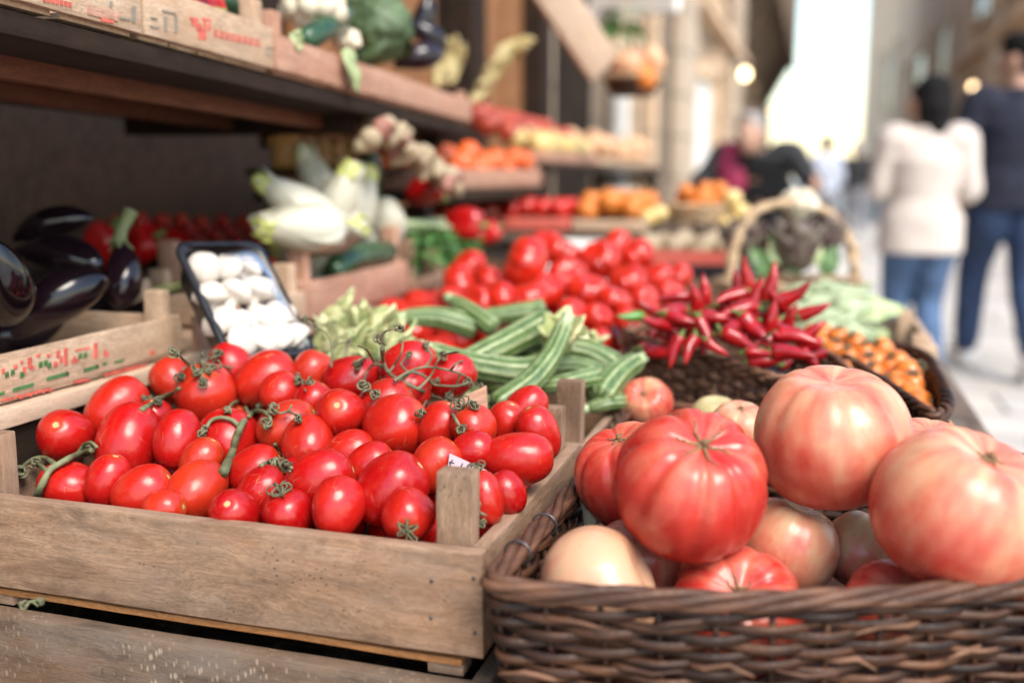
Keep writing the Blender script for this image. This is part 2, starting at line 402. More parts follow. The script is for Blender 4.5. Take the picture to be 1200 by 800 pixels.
# ------------------------------------------------------------------ crates
CRATE_T = .011
def crate(name, x0, x1, y0, y1, z0, z1, label, mats=('crate', 'crate', 'crate'), posts=(0, 0, 0, 0), pw=.030, group=None, slats=6, t=CRATE_T, front='x', cat='crate', rows=1, M0=None, seg=8):
    """open wooden crate; posts = how far each corner post (x0y0, x1y0, x1y1, x0y1) stands above the rim"""
    loc = V(((x0 + x1) / 2, (y0 + y1) / 2, z0)); e = empty(name, loc, label, cat, group)
    hh = (z1 - z0 - .006 - .008 * (rows - 1)) / rows; k = dict(loc0=loc, parent=e, seg=seg)
    fm, sm, pm = (MT[a] for a in mats)
    for r in range(rows):
        zc = z0 + .006 + hh * (r + .5) + .008 * r
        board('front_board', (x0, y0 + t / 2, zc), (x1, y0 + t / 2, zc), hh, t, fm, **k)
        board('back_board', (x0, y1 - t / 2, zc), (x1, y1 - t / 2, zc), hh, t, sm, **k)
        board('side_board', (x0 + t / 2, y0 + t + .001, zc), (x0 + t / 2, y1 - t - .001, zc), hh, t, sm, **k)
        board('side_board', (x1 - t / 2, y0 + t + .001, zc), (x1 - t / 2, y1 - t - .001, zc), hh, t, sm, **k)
    for i, (px, py) in enumerate(((x0, y0), (x1, y0), (x1, y1), (x0, y1))):
        cx = px + (t + pw / 2 + .001) * (1 if px == x0 else -1); cy = py + (t + .012) * (1 if py == y0 else -1)
        board('corner_post', (cx, cy, z0 + .002), (cx, cy, z1 + posts[i]), pw, .020, pm, up=V((1, 0, 0)), bev=.002, **k)
    w = (x1 - x0) / slats
    for i in range(slats):
        xc = x0 + w * (i + .5)
        board('floor_slat', (xc, y0 + t + .002, z0 + .0045), (xc, y1 - t - .002, z0 + .0045), .006, w * .9, sm, jit=.0003, **k)
    if M0 is not None: e.matrix_world = M0 @ Matrix.Translation(loc); e['l0'] = list(loc)
    return e

CX0, CX1, CY0, CY1, CZ0, CZ1 = -.772, -.241, .700, 1.045, .7075, .803
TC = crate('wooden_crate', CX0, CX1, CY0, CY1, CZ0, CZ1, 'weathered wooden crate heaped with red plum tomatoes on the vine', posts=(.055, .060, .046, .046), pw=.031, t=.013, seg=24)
crate('wooden_crate', -.83, -.2385, .694, 1.06, .50, .689, 'grey stained wooden crate underneath the crate of plum tomatoes', mats=('crate_old', 'crate_old', 'crate_old'), t=.016, posts=(-.03, -.03, -.03, -.03), seg=24)
for (x, z) in ((-.2475, .736), (-.2478, .783), (-.285, .744), (-.284, .776), (-.752, .74), (-.752, .78)):
    MB().tube([V((x, CY0 - .0012, z)) - TC.location, V((x + .0004, CY0 + .004, z)) - TC.location], .0015, 8).obj('nail', MT['wire'], TC)
# battens and feet that carry the tomato crate on the one below
mb = board('packing_strip', (-.82, .720, .7035), (-.262, .720, .7035), .0065, .022, MT['batten_orange'])
tag(mb, 'orange-brown wooden strip under the near edge of the plum tomato crate', 'wood strip')
mb = board('packing_strip', (-.79, 1.01, .6985), (-.27, 1.01, .6985), .0165, .03, MT['crate_pink'])
tag(mb, 'wooden strip between the two stacked crates at their far shaded edge', 'wood strip')
for x, lab in ((-.278, 'small wooden foot under the corner of the plum tomato crate beside the basket'), (-.74, 'small wooden foot under the dark end of the plum tomato crate')):
    mb = board('packing_block', (x - .016, .724, .6945), (x + .016, .724, .6945), .0105, .024, MT['crate'], seg=2); tag(mb, lab, 'wood block')
crate('wooden_crate', -.232, .36, .60, 1.10, .50, .672, 'pinkish slatted crate underneath the basket of beefsteak tomatoes', mats=('crate_pink', 'crate_pink', 'crate_pink'), t=.014, posts=(0, 0, 0, 0), rows=2)

# ------------------------------------------------------------------ plum tomatoes
def roma_mesh(asp, sd):
    rr = random.Random(sd); o3 = V((rr.random() * 50,) * 3); ph0 = rr.random() * 6; nl = rr.choice((2, 3, 3, 4)); am = rr.uniform(.012, .035); eg = rr.uniform(-.10, .10)
    def fn(th, ph):
        s = math.sin(th); c = math.cos(th); z = c * asp * .5
        r = .5 * (max(s, 0) ** .88) * (1 + eg * c) * (1 + am * math.cos(nl * ph + ph0) * s)
        d = math.exp(-(th / .20) ** 2) * .030
        p = V((r * math.cos(ph), r * math.sin(ph), z - d))
        return p * (1 + .045 * noise.noise(p * 1.5 + o3))
    return MB().surf(fn, 36, 26).mesh('plum_tomato')
ROMA = {a: [roma_mesh(a, 100 + 7 * i + int(a * 10)) for i in range(3)] for a in (1.05, 1.2, 1.35, 1.5)}
for a in ROMA:
    for me in ROMA[a]: me.materials.append(MT['roma'])

def calyx_mesh(sd, curl=1.0, L=.42, n=6, r=.028):
    rr = random.Random(sd); mb = MB()
    for i in range(n):
        a = 2 * math.pi * i / n + rr.uniform(-.25, .25); l = L * rr.uniform(.75, 1.15); up = rr.uniform(.5, 1.3) * curl
        pts = []
        for j in range(9):
            q = j / 8; th = q * (1.0 + 3.4 * up * q)
            x = l * (math.sin(th) / 3.0 if q > .02 else 0) + .5 * l * q * (1 - .45 * q); z = .02 + l * .45 * (1 - math.cos(th)) * .42 + .06 * q
            pts.append(V((x * math.cos(a + .5 * q * rr.uniform(-1, 1)), x * math.sin(a), z)))
        mb.tube(pts, [r * (1 - .65 * j / 8) + .004 for j in range(9)], 6, flat=None)
    st = [V((0, 0, -.03)), V((.01, 0, .06)), V((.03, .01, .14)), V((.06, .02, .2))]
    mb.tube(st, [.045, .034, .034, .045], 7)
    return mb.mesh('calyx')
CAL = [calyx_mesh(i, c) for i, c in enumerate((1, .6, 1.3, .8))]
for me in CAL: me.materials.append(MT['vine_dry'])

# px, py, short diameter px, aspect, screen angle of the stem end, tilt towards viewer, calyx, label
T_ = [
 (76, 510, 60, 1.05, 10, 62, 0, 'round plum tomato with a pale scar, above the green vine at the dark crate end'),
 (136, 478, 58, 1.35, 40, -20, 0, 'plum tomato leaning behind the big upright plum tomato'),
 (151, 518, 69, 1.28, 188, 22, 0, 'big glossy upright plum tomato with a tiny scar at its lower end'),
 (208, 515, 52, 1.35, 5, -15, 0, 'slim upright plum tomato between the big upright one and the thick green stem'),
 (241, 463, 68, 1.05, 10, 35, 1, 'plum tomato wearing a wide dark spidery calyx near the mushroom pack'),
 (204, 447, 48, 1.2, 320, 0, 0, 'plum tomato half hidden at the far edge beside the spidery calyx'),
 (268, 517, 72, 1.05, 200, 25, 0, 'plum tomato lying behind the thick forked green stem'),
 (231, 574, 63, 1.25, 218, 38, 0, 'plum tomato with a yellow stem scar pointing down at the front board'),
 (80, 570, 58, 1.2, 285, -15, 0, 'plum tomato held by the curled green vine at the dark end of the crate'),
 (127, 563, 52, 1.2, 20, 10, 0, 'shaded plum tomato low behind the curled green vine'),
 (167, 577, 60, 1.2, 60, 0, 0, 'plum tomato tucked low under the big upright plum tomato'),
 (181, 489, 40, 1.05, 0, 20, 0, 'small pale-topped plum tomato between two upright ones'),
 (191, 597, 44, 1.2, 80, 10, 0, 'plum tomato barely showing above the front board, under the one with a yellow scar'),
 (275, 604, 58, 1.2, 0, 58, 0, 'plum tomato with a pale round top sunk behind the front board'),
 (312, 445, 62, 1.2, 60, -10, 0, 'plum tomato at the back behind a small round one, in front of the mushrooms'),
 (329, 460, 47, 1.1, 190, 30, 1, 'small round plum tomato with its calyx turned aside, before the mushroom pack'),
 (366, 436, 48, 1.1, 20, 0, 0, 'plum tomato in the back row just beside the mushroom pack corner'),
 (271, 430, 48, 1.2, 330, -10, 0, 'plum tomato in the back row below the black tray edge'),
 (361, 518, 58, 1.15, 160, 40, 0, 'plum tomato with two dark pinprick marks on its shiny face'),
 (337, 500, 58, 1.2, 60, 0, 0, 'plum tomato lying right behind the one with two dark pinpricks'),
 (307, 578, 56, 1.2, 45, -10, 1, 'plum tomato under the dark curled calyx in the middle of the front row'),
 (299, 552, 56, 1.2, 60, 0, 0, 'plum tomato in shade between the thick stem and the dark curled calyx'),
 (376, 560, 66, 1.2, 75, 0, 0, 'broad plum tomato lying sideways behind the front row'),
 (338, 604, 58, 1.05, 350, 25, 1, 'plum tomato with a drooping green calyx on top, at the front board'),
 (399, 484, 57, 1.05, 5, 68, 0, 'round plum tomato showing its pale star scar straight on'),
 (413, 446, 56, 1.2, 80, 0, 0, 'plum tomato under the leftover vine in the back row'),
 (366, 473, 44, 1.2, 30, 0, 0, 'pale pinkish plum tomato between the star-scarred one and the back row'),
 (464, 501, 72, 1.08, 60, 20, 0, 'large glossy plum tomato in the middle of the heap below the dry vine'),
 (450, 476, 60, 1.2, 60, 0, 0, 'creased plum tomato directly behind the large glossy middle one'),
 (479, 429, 56, 1.2, 80, 0, 0, 'plum tomato highest at the back beneath the dry vine'),
 (528, 440, 50, 1.2, 70, 0, 0, 'plum tomato at the back among the dry vine ends'),
 (474, 458, 52, 1.2, 80, 0, 0, 'plum tomato crossed by the middle of the dry vine'),
 (517, 503, 54, 1.2, 20, 10, 0, 'plum tomato beside the large glossy middle one, under the vine tips'),
 (556, 501, 50, 1.1, 330, 10, 1, 'plum tomato with a small dark calyx near the pink card'),
 (592, 496, 44, 1.15, 20, 20, 0, 'small plum tomato next to the rear corner post'),
 (617, 478, 46, 1.2, 45, 0, 0, 'plum tomato wedged below the pale zucchini tip'),
 (631, 508, 48, 1.35, 340, 10, 0, 'furrowed plum tomato standing at the rear corner post'),
 (607, 537, 61, 1.28, 85, 6, 0, 'shiny plum tomato lying sideways against the side board'),
 (554, 528, 44, 1.2, 80, 0, 0, 'small plum tomato behind the price card'),
 (510, 545, 56, 1.2, 40, 0, 0, 'pale-lit plum tomato just beside the price card'),
 (410, 530, 50, 1.2, 70, 0, 0, 'pinkish plum tomato under the star-scarred one'),
 (434, 544, 48, 1.2, 60, 0, 0, 'small plum tomato with a pale fleck between two big ones'),
 (458, 573, 76, 1.15, 50, 5, 0, 'largest plum tomato of the front row, behind the one facing out with its calyx'),
 (396, 594, 60, 1.15, 10, -20, 0, 'dull scuffed plum tomato at the front board beside the drooping calyx'),
 (479, 603, 60, 1.05, 170, 72, 1, 'plum tomato facing out with a withered green calyx by the corner post'),
 (567, 583, 46, 1.35, 345, 0, 1, 'plum tomato behind the front corner post with its calyx at the side board'),
 (594, 577, 44, 1.2, 330, 0, 0, 'plum tomato pressed against the side board below the sideways shiny one'),
 (236, 540, 46, 1.2, 30, 0, 0, 'shaded plum tomato deep in the gap below the thick green stem'),
 (340, 560, 46, 1.2, 70, 0, 0, 'shaded plum tomato behind the dark curled calyx'),
]
def zc(y): # height of the centres of the top layer
    pts = ((.70, .790), (.735, .797), (.80, .826), (.90, .850), (1.0, .868), (1.12, .872))
    for (a, za), (b, zb) in zip(pts, pts[1:]):
        if y <= b: return za + (zb - za) * max(0, (y - a) / (b - a))
    return pts[-1][1]
tm = []
for (px, py, w, asp, ang, tilt, cal, lab) in T_:
    t = .70
    while t < 1.3:
        p = TD(px, py, t)
        if p.z <= zc(p.y): break
        t += .002
    tm.append([px, py, w, asp, ang, tilt, cal, lab, t])
def rad(k): return k[2] / FPX * k[8] * .5 * (1 + (k[3] - 1) * .4)
for it in range(120):                                                     # settle: push overlapping ones apart along the heap
    for i in range(len(tm)):
        for j in range(i):
            a, b = tm[i], tm[j]; d = TD(a[0], a[1], a[8]) - TD(b[0], b[1], b[8]); o = (rad(a) + rad(b)) * .93 - d.length
            if o > 0:
                s = .18 * o * (1 if a[8] > b[8] else -1); a[8] += s; b[8] -= s
    for a in tm:
        q = TD(a[0], a[1], a[8])
        lo_y, hi_y = CY0 + .013 + rad(a) * .95, CY1 - .02 - rad(a) * .7
        if q.y < lo_y and q.z < CZ1 + .02: a[8] += .3 * (lo_y - q.y)
        if q.y > hi_y: a[8] -= .3 * (q.y - hi_y)
rng = random.Random(5); tops = []
for k in tm:
    px, py, w, asp, ang, tilt, cal, lab, t = k
    me = rng.choice(ROMA[min(ROMA, key=lambda q: abs(q - asp))])
    o = new('plum_tomato', me); place(o, TD(px, py, t), iax(ang, tilt), rng.random() * 6.28, w / FPX * t * 1.05)
    tag(o, lab, 'tomato', 'plum tomatoes heaped in the wooden crate'); tops.append((TD(px, py, t), rad(k)))
    if cal:
        c = new('calyx', rng.choice(CAL), None, o); c.location = (0, 0, asp * .5 - .035); c.rotation_euler = (0, 0, rng.random() * 6)
n_low = 0
for layer, dz in ((0, .046), (1, .088)):
    for i in range(9):
        for j in range(6):
            x = -.685 + i * .0505 + (.025 if j % 2 else 0) + rng.uniform(-.006, .006); y = .742 + j * .052 + rng.uniform(-.006, .006)
            z = zc(y) - dz + rng.uniform(-.008, .004)
            if z < .748 or x > -.285 or x < -.69: continue
            p = V((x, y, z))
            if min((p - q).length - .0235 - r * .86 for q, r in tops) < -.006: continue
            o = new('plum_tomato', rng.choice(ROMA[1.2])); place(o, p, V((rng.uniform(-1, 1), rng.uniform(-1, 1), rng.uniform(-.4, .8))), 0, .046)
            tag(o, 'plum tomato mostly buried under the top layer of the heap in the crate', 'tomato', 'plum tomatoes buried in the crate'); tops.append((p, .024)); n_low += 1
print('low', n_low)

# ------------------------------------------------------------------ vines lying on the plum tomatoes
def surf_t(px, py, lift=.0):
    """distance at which the view ray meets the heap of tomatoes"""
    t = .6; 
    while t < 1.25:
        p = TD(px, py, t)
        for q, r in tops:
            if (p - q).length < r * 1.10 + lift: return t
        t += .0025
    t = .7
    while t < 1.3:
        p = TD(px, py, t)
        if p.z <= zc(p.y) - .01: return t
        t += .0025
    return 1.0
def curl(mb, p, d, n, L, r, rr):
    """a withered sepal that rolls up: starts at p, leaves along d, rolls in the plane (d, n)"""
    pts = [p.copy()]; ang = 0; q = p.copy(); s = L / 10; k = rr.uniform(.28, .52); sd = d.cross(n)
    for i in range(13):
        ang += k * (.45 + i * .11); q = q + (d * math.cos(ang) + n * math.sin(ang) + sd * rr.uniform(-.15, .15)).normalized() * s
        pts.append(q.copy())
    m = len(pts); mb.tube(pts, [r * (1 - .55 * i / m) for i in range(m)], 6)
def vine(name, label, strokes, calyces, mat, lift=.006, sd=1, t_fix=None):
    """strokes: (pixel points, thickness px); calyces: pixel points where a withered calyx sits"""
    rr = random.Random(sd); mb = MB(); cb = []
    for pts, th in strokes:
        P = []
        for q in pts:
            px, py = q[0], q[1]; dt = q[2] if len(q) > 2 else 0
            t = (t_fix or surf_t(px, py)) - lift - dt; P.append(TD(px, py, t))
        for i in range(1, len(P) - 1): P[i] = P[i] * .6 + (P[i - 1] + P[i + 1]) * .2 if False else P[i]
        c = cr(P, 6); r0 = th / FPX * .9 * .46
        mb.tube(c, [r0 * (1.05 + .14 * noise.noise(p * 160) + (.25 * math.exp(-((i % 30) / 4) ** 2) if i > 3 else .2)) * (1 - .18 * i / len(c)) for i, p in enumerate(c)], 9)
    o = mb.obj(name, MT[mat]); tag(o, label, 'tomato vine')
    for px, py, sz in calyces:
        t = (t_fix or surf_t(px, py)) - lift; p = TD(px, py, t); k = MB()
        for i in range(8):
            a = i * .785 + rr.uniform(-.4, .4); d = (RT * math.cos(a) + CU * math.sin(a) * .9 - FW * rr.uniform(.0, .5)).normalized()
            n = (-FW * rr.uniform(.3, 1) + CU * rr.uniform(-.6, .6) + RT * rr.uniform(-.6, .6)); n = (n - d * n.dot(d)).normalized()
            curl(k, p, d, n, sz / FPX * t * rr.uniform(.8, 1.15), .0015 * sz / 16 * rr.uniform(.8, 1.2), rr)
        k.ell(p, .0022, 8, 6); k.obj('calyx', MT['vine_dry'], o)
    return o
vine('tomato_vine', 'thick forked green tomato stem standing across the heap, with dark curled tips',
     [([(262, 553), (272, 530), (277, 512), (285, 495), (297, 482), (304, 476)], 11), ([(281, 500), (272, 492), (258, 489), (247, 493), (241, 503)], 6), ([(292, 488), (285, 473), (275, 471), (268, 478)], 5),
      ([(297, 482), (308, 482), (316, 488), (318, 500)], 6)], [(240, 505, 17), (267, 480, 15), (314, 496, 18)], 'vine', sd=3, lift=.004)
vine('tomato_vine', 'green tomato vine curling over the crate edge at its dark end',
     [([(42, 585), (48, 570), (58, 551), (68, 544), (82, 536), (97, 530), (108, 527)], 9), ([(66, 545), (52, 536), (38, 538), (28, 546), (24, 556)], 6), ([(56, 552), (44, 543), (36, 548)], 5), ([(92, 532), (97, 522), (106, 518), (114, 524)], 5)],
     [(28, 552, 22), (45, 541, 16), (104, 527, 20)], 'vine', sd=4)
vine('tomato_vine', 'pale green vine stub behind the leaning plum tomato',
     [([(166, 480), (176, 474), (188, 466), (200, 461), (210, 455)], 7), ([(182, 470), (174, 462), (168, 460)], 4)], [(172, 467, 15), (188, 470, 16)], 'vine', sd=6)
vine('tomato_vine', 'dark dry vine sprawling like a spider on the tomato below the mushroom pack',
     [([(214, 434), (222, 428), (235, 426), (250, 428), (262, 429), (272, 431)], 4.5), ([(222, 428), (212, 418), (207, 411)], 4), ([(236, 427), (244, 420), (252, 414)], 4), ([(240, 428), (236, 437), (240, 446)], 3.5)],
     [(206, 412, 16), (212, 440, 17), (256, 414, 19), (240, 446, 17), (232, 437, 14)], 'vine_dry', sd=8)
vine('tomato_vine', 'leftover dry vine with many hooked branches sprawling over the top of the heap',
     [([(448, 408, .03), (449, 422, .02), (455, 436, .012), (470, 446, .01), (490, 456, .01), (505, 462, .01), (520, 470, .01), (532, 488, .005), (540, 502, .002)], 5.5),
      ([(449, 430, .02), (440, 421, .025), (425, 420, .02), (412, 428, .015)], 4), ([(446, 428, .02), (436, 428, .02), (428, 440, .01), (426, 455)], 4),
      ([(470, 446, .01), (482, 436, .02), (496, 440, .02), (508, 450, .015), (522, 452, .015), (536, 452, .012), (549, 448, .012)], 4), ([(490, 456, .01), (505, 440, .03), (512, 424, .04), (520, 416, .045), (538, 412, .05)], 3.5),
      ([(455, 437, .015), (462, 428, .03), (470, 414, .045), (472, 400, .05)], 3.5), ([(505, 462, .01), (498, 472, .005), (494, 482)], 4), ([(520, 470, .01), (535, 468, .01), (550, 470, .01), (560, 474, .01)], 4),
      ([(452, 404, .035), (447, 396, .04), (452, 388, .045), (466, 384, .05)], 3.5), ([(438, 424, .02), (430, 410, .03), (420, 405, .03)], 3)],
     [(420, 428, 15), (428, 452, 19), (440, 462, 15), (548, 448, 14), (540, 503, 15), (494, 484, 14), (556, 474, 14), (468, 385, 15), (447, 396, 17), (520, 416, 14)], 'vine_dry', sd=9)
vine('tomato_vine', 'second dry vine tangled with the first, reaching towards the pink slip',
     [([(462, 446, .008), (478, 436, .02), (498, 430, .025), (518, 432, .02), (540, 438, .015), (560, 450, .008)], 4), ([(498, 430, .025), (506, 418, .035), (500, 406, .04)], 3), ([(528, 434, .02), (538, 424, .03), (552, 420, .03)], 3), ([(478, 436, .02), (470, 426, .03), (480, 416, .035)], 3), ([(540, 438, .015), (534, 452, .008), (526, 462, .004)], 3)],
     [(500, 406, 13), (552, 420, 13), (562, 452, 13), (526, 462, 14), (480, 416, 12), (512, 446, 13)], 'vine_dry', sd=21)
vine('tomato_vine', 'thin dry vine strand winding between the tomatoes below the small round one',
     [([(316, 476, .004), (328, 484, .004), (338, 482, .006), (350, 488, .004)], 3.5), ([(338, 482, .006), (342, 474, .008)], 3)], [(320, 478, 15), (350, 490, 14)], 'vine_dry', sd=22)
vine('tomato_vine', 'withered green vine tip drooping at the side board near the corner post',
     [([(556, 590, .004), (562, 602, .004), (564, 616, .002)], 4), ([(562, 600, .004), (570, 604, .004)], 3)], [(558, 592, 15), (565, 612, 14)], 'vine_dry', sd=23)
vine('tomato_vine', 'dark curled vine knot in the middle of the front row',
     [([(322, 520), (328, 532), (335, 541), (340, 552)], 4), ([(306, 545), (318, 540), (330, 542), (342, 548)], 5)], [(322, 543, 22), (338, 545, 20)], 'vine_dry', sd=12)
vine('tomato_vine', 'dark curled vine knot on the small round tomato near the mushrooms',
     [([(348, 440), (356, 447), (364, 449)], 4), ([(351, 442), (358, 458)], 3)], [(350, 444, 15), (364, 447, 14)], 'vine_dry', sd=13)
vine('tomato_vine', 'thin pale vine twig rising behind the heap beside the mushroom pack',
     [([(388, 430), (389, 412), (387, 398), (380, 388), (368, 381), (358, 375)], 3.5), ([(389, 408), (398, 402), (410, 400)], 3)], [(358, 374, 12), (370, 383, 10), (410, 400, 10)], 'vine', t_fix=1.10, sd=14)
vine('tomato_vine', 'small green sprig caught under the edge of the plum tomato crate', [([(27, 708), (38, 704), (52, 702)], 3.5), ([(38, 704), (45, 710)], 2.5)], [(30, 706, 14), (50, 703, 12)], 'vine', t_fix=.832, sd=15)

# price card stuck between the tomatoes, and the pink slip behind them
def card(name, pts, t, label, cat, ink=None, mat='card', th=.0006):
    P = [TD(px, py, t_) for (px, py), t_ in zip(pts, t)]; mb = MB(); n = (P[1] - P[0]).cross(P[3] - P[0]).normalized() * th
    mb.add([p + n for p in P] + [p - n for p in P], [(0, 1, 2, 3), (7, 6, 5, 4), (0, 4, 5, 1), (1, 5, 6, 2), (2, 6, 7, 3), (3, 7, 4, 0)])
    o = mb.obj(name, MT[mat], smooth=False); tag(o, label, cat)
    if ink:
        s = -1 if n.dot(FW) > 0 else 1; k = MB(); ex = P[1] - P[0]; ey = P[0] - P[3]
        for st in ink:
            q = [P[3] + ex * u + ey * w_ + n * s * 1.9 for u, w_ in st]; k.tube(q, .0006, 5)
        k.obj('handwriting', MT['ink'], o)
    return o
_ct = min(surf_t(540, 540), surf_t(530, 535), surf_t(560, 552)) - .006
card('price_card', [(527, 531), (571, 551), (568, 580), (523, 560)], (_ct, _ct - .004, _ct - .012, _ct - .006), 'pinkish price card with handwritten figures stuck among the plum tomatoes', 'price card',
     ink=[[(.10, .80), (.04, .62), (.10, .42), (.2, .45)], [(.02, .66), (.15, .7)], [(.36, .84), (.31, .55), (.30, .40)], [(.62, .92), (.50, .88), (.47, .70), (.60, .70), (.62, .52), (.46, .45)]])
card('paper_slip', [(520, 476), (570, 452), (572, 482), (522, 500)], (1.045, 1.045, 1.04, 1.04), 'plain pink paper slip standing behind the dry vine', 'paper slip', mat='crate_pink', th=.003)

# ------------------------------------------------------------------ wicker baskets
def wicker(name, outline, z0, z1, rows, label, rs=.0034, stake=.016, taper=.90, mat='wicker', rim='wicker_rim', rim_r=.006, rim_n=3, cat='basket', sd=1, closed_pts=400, rim_turns=None, wave=.0032, spn=5):
    rr = random.Random(sd); base = resample(cr(outline, 12, True), closed_pts, True); cen = sum(base, V()) / len(base)
    per = sum((base[i] - base[i - 1]).length for i in range(len(base))); ns = int(per / stake / 2) * 2
    N = ns * spn; ring = resample(base, N, True)
    zt = z1 if callable(z1) else (lambda p: z1)
    e = empty(name, (cen.x, cen.y, z0), label, cat); L0 = V((cen.x, cen.y, z0))
    nor = []
    for i in range(N):
        t = (ring[(i + 1) % N] - ring[i - 1]).normalized(); n = V((t.y, -t.x, 0)); 
        if n.dot(ring[i] - cen) < 0: n = -n
        nor.append(n)
    def at(i, f):
        p = ring[i]; k = taper + (1 - taper) * f; q = cen + (p - cen) * k; return V((q.x, q.y, z0 + (zt(p) - z0) * f))
    mb = MB()
    for r in range(rows):
        f = (r + .5) / rows; ph = rr.random() * 6
        pts = [at(i, f) - L0 + nor[i] * (wave * math.cos(math.pi * (i / spn) + math.pi * r)) + V((0, 0, .0016 * math.sin(i / N * 6.283 * 5 + ph) + .0016 * noise.noise(V((i * .08, r * 3, 0))))) for i in range(N)]
        mb.tube(pts, [rs * (1 + .30 * noise.noise(V((i * .05, r * 7.7, sd)))) for i in range(N)], 7, closed=True, flat=(.60, 1.02))
    for s in range(ns):
        i = s * spn; pts = [at(i, f) - L0 for f in (0, .33, .66, 1.0)]; mb.tube(pts, rs * .62, 6)
    mb.obj('woven_wall', MT[mat], e)
    if rim_n:
        rb = MB(); tr = rim_turns or int(per / .055)
        for k in range(rim_n):
            pts = []
            for i in range(N):
                a = 2 * math.pi * (tr * i / N + k / rim_n); w = .0012 * noise.noise(V((i * .07, k * 5, sd)))
                pts.append(at(i, 1.0) - L0 + nor[i] * (math.cos(a) * rim_r * .95 + w) + V((0, 0, math.sin(a) * rim_r * .8 + rim_r * .4 + w)))
            rb.tube(pts, [rim_r * (.74 + .10 * noise.noise(V((i * .09, k, sd)))) for i in range(N)], 8, closed=True)
        rb.obj('rim', MT[rim], e)
    fb = MB(); m = closed_pts // 4; fr = resample(base, m, True); grid = []
    for q in (1, .8, .6, .4, .2, .02): grid.append([cen + (p - cen) * taper * q - L0 + V((0, 0, z0 + .004 + .0015 * (j % 2))) for j, p in enumerate(fr)] + [cen + (fr[0] - cen) * taper * q - L0 + V((0, 0, z0 + .004))])
    for row in grid:
        for p in row: p.z = .004
    fb.sheet(grid).obj('base', MT[mat], e, solid=.004)
    e['_'] = 0; del e['_']
    return e, at, nor, N, L0

RZ = .797
rim_px = [(578, 686), (640, 697), (720, 702), (810, 707), (900, 708), (1010, 704), (1110, 697), (1210, 688), (1320, 676)]
out = [TZ(x, y, RZ) for x, y in rim_px] + [V((.275, .84, RZ)), V((.335, .95, RZ)), V((.335, 1.06, RZ)), V((.27, 1.12, RZ)), V((.12, 1.145, RZ)), V((-.02, 1.185, RZ)), V((-.13, 1.25, RZ)), V((-.20, 1.265, RZ)), V((-.222, 1.22, RZ)), V((-.218, 1.10, RZ)), V((-.213, .94, RZ)), V((-.214, .80, RZ)), V((-.219, .70, RZ))]
BK, bat, bnor, BN, BL0 = wicker('wicker_basket', out, .676, RZ, 16, 'dark wicker basket with a twisted cane rim holding big beefsteak tomatoes', rs=.0041, stake=.040, taper=.94, rim_r=.0058, rim_n=4, sd=2, wave=.0046, spn=9, rim_turns=11)
# wire ties round the rim, where it runs beside the crate
for f in (.935, .968):
    i = int(f * BN) % BN; c = bat(i, 1.0) - BL0; nn = bnor[i]
    MB().tube([c + nn * (math.cos(a) * .0112) + V((0, 0, math.sin(a) * .0100 + .002)) for a in [j * .4488 for j in range(14)]], .0011, 6, closed=True).obj('wire_tie', MT['wire'], BK)
# split canes that have come loose from the weave
rr = random.Random(44)
for q in range(16):
    i = int(((.02 + rr.random() * .40) % 1) * BN); f = rr.uniform(.25, .95); c = bat(i, f) - BL0; nn = bnor[i]; tt = (bat((i + 3) % BN, f) - bat(i, f)).normalized() * rr.choice((-1, 1)); L = rr.uniform(.018, .045)
    MB().tube([c - tt * .01 + nn * .001, c + nn * .0055, c + tt * L * .5 + nn * .0075 + UP * rr.uniform(-.003, .004), c + tt * L + nn * rr.uniform(.008, .014) + UP * rr.uniform(-.006, .008)], [.0026, .0027, .0021, .0008], 6).obj('loose_cane', MT['wicker_rim' if q % 2 else 'wicker_mid'], BK)
# raffia strip that hangs over the rim
g = []
for (px, py, t) in ((690, 548, .985), (688, 562, .965), (686, 580, .95), (692, 600, .935), (694, 618, .925)):
    a = TD(px - 9, py, t); b = TD(px + 7, py + 3, t - .006); g.append([a, a.lerp(b, .33) + CU * .001, a.lerp(b, .66) - FW * .0016, b])
o = MB().sheet(g).obj('raffia_strip', MT['raffia'], solid=.0008); tag(o, 'beige raffia strip hanging over the basket rim beside the beefsteak tomatoes', 'raffia strip')
g = []
for (px, py, t) in ((702, 572, .955), (700, 590, .94), (706, 606, .93), (716, 617, .925)):
    a = TD(px - 4, py, t); b = TD(px + 5, py + 2, t - .004); g.append([a, a.lerp(b, .5) - FW * .001, b])
o = MB().sheet(g).obj('raffia_strip', MT['raffia'], solid=.0008); tag(o, 'short curled raffia end below the longer strip at the basket rim', 'raffia strip')

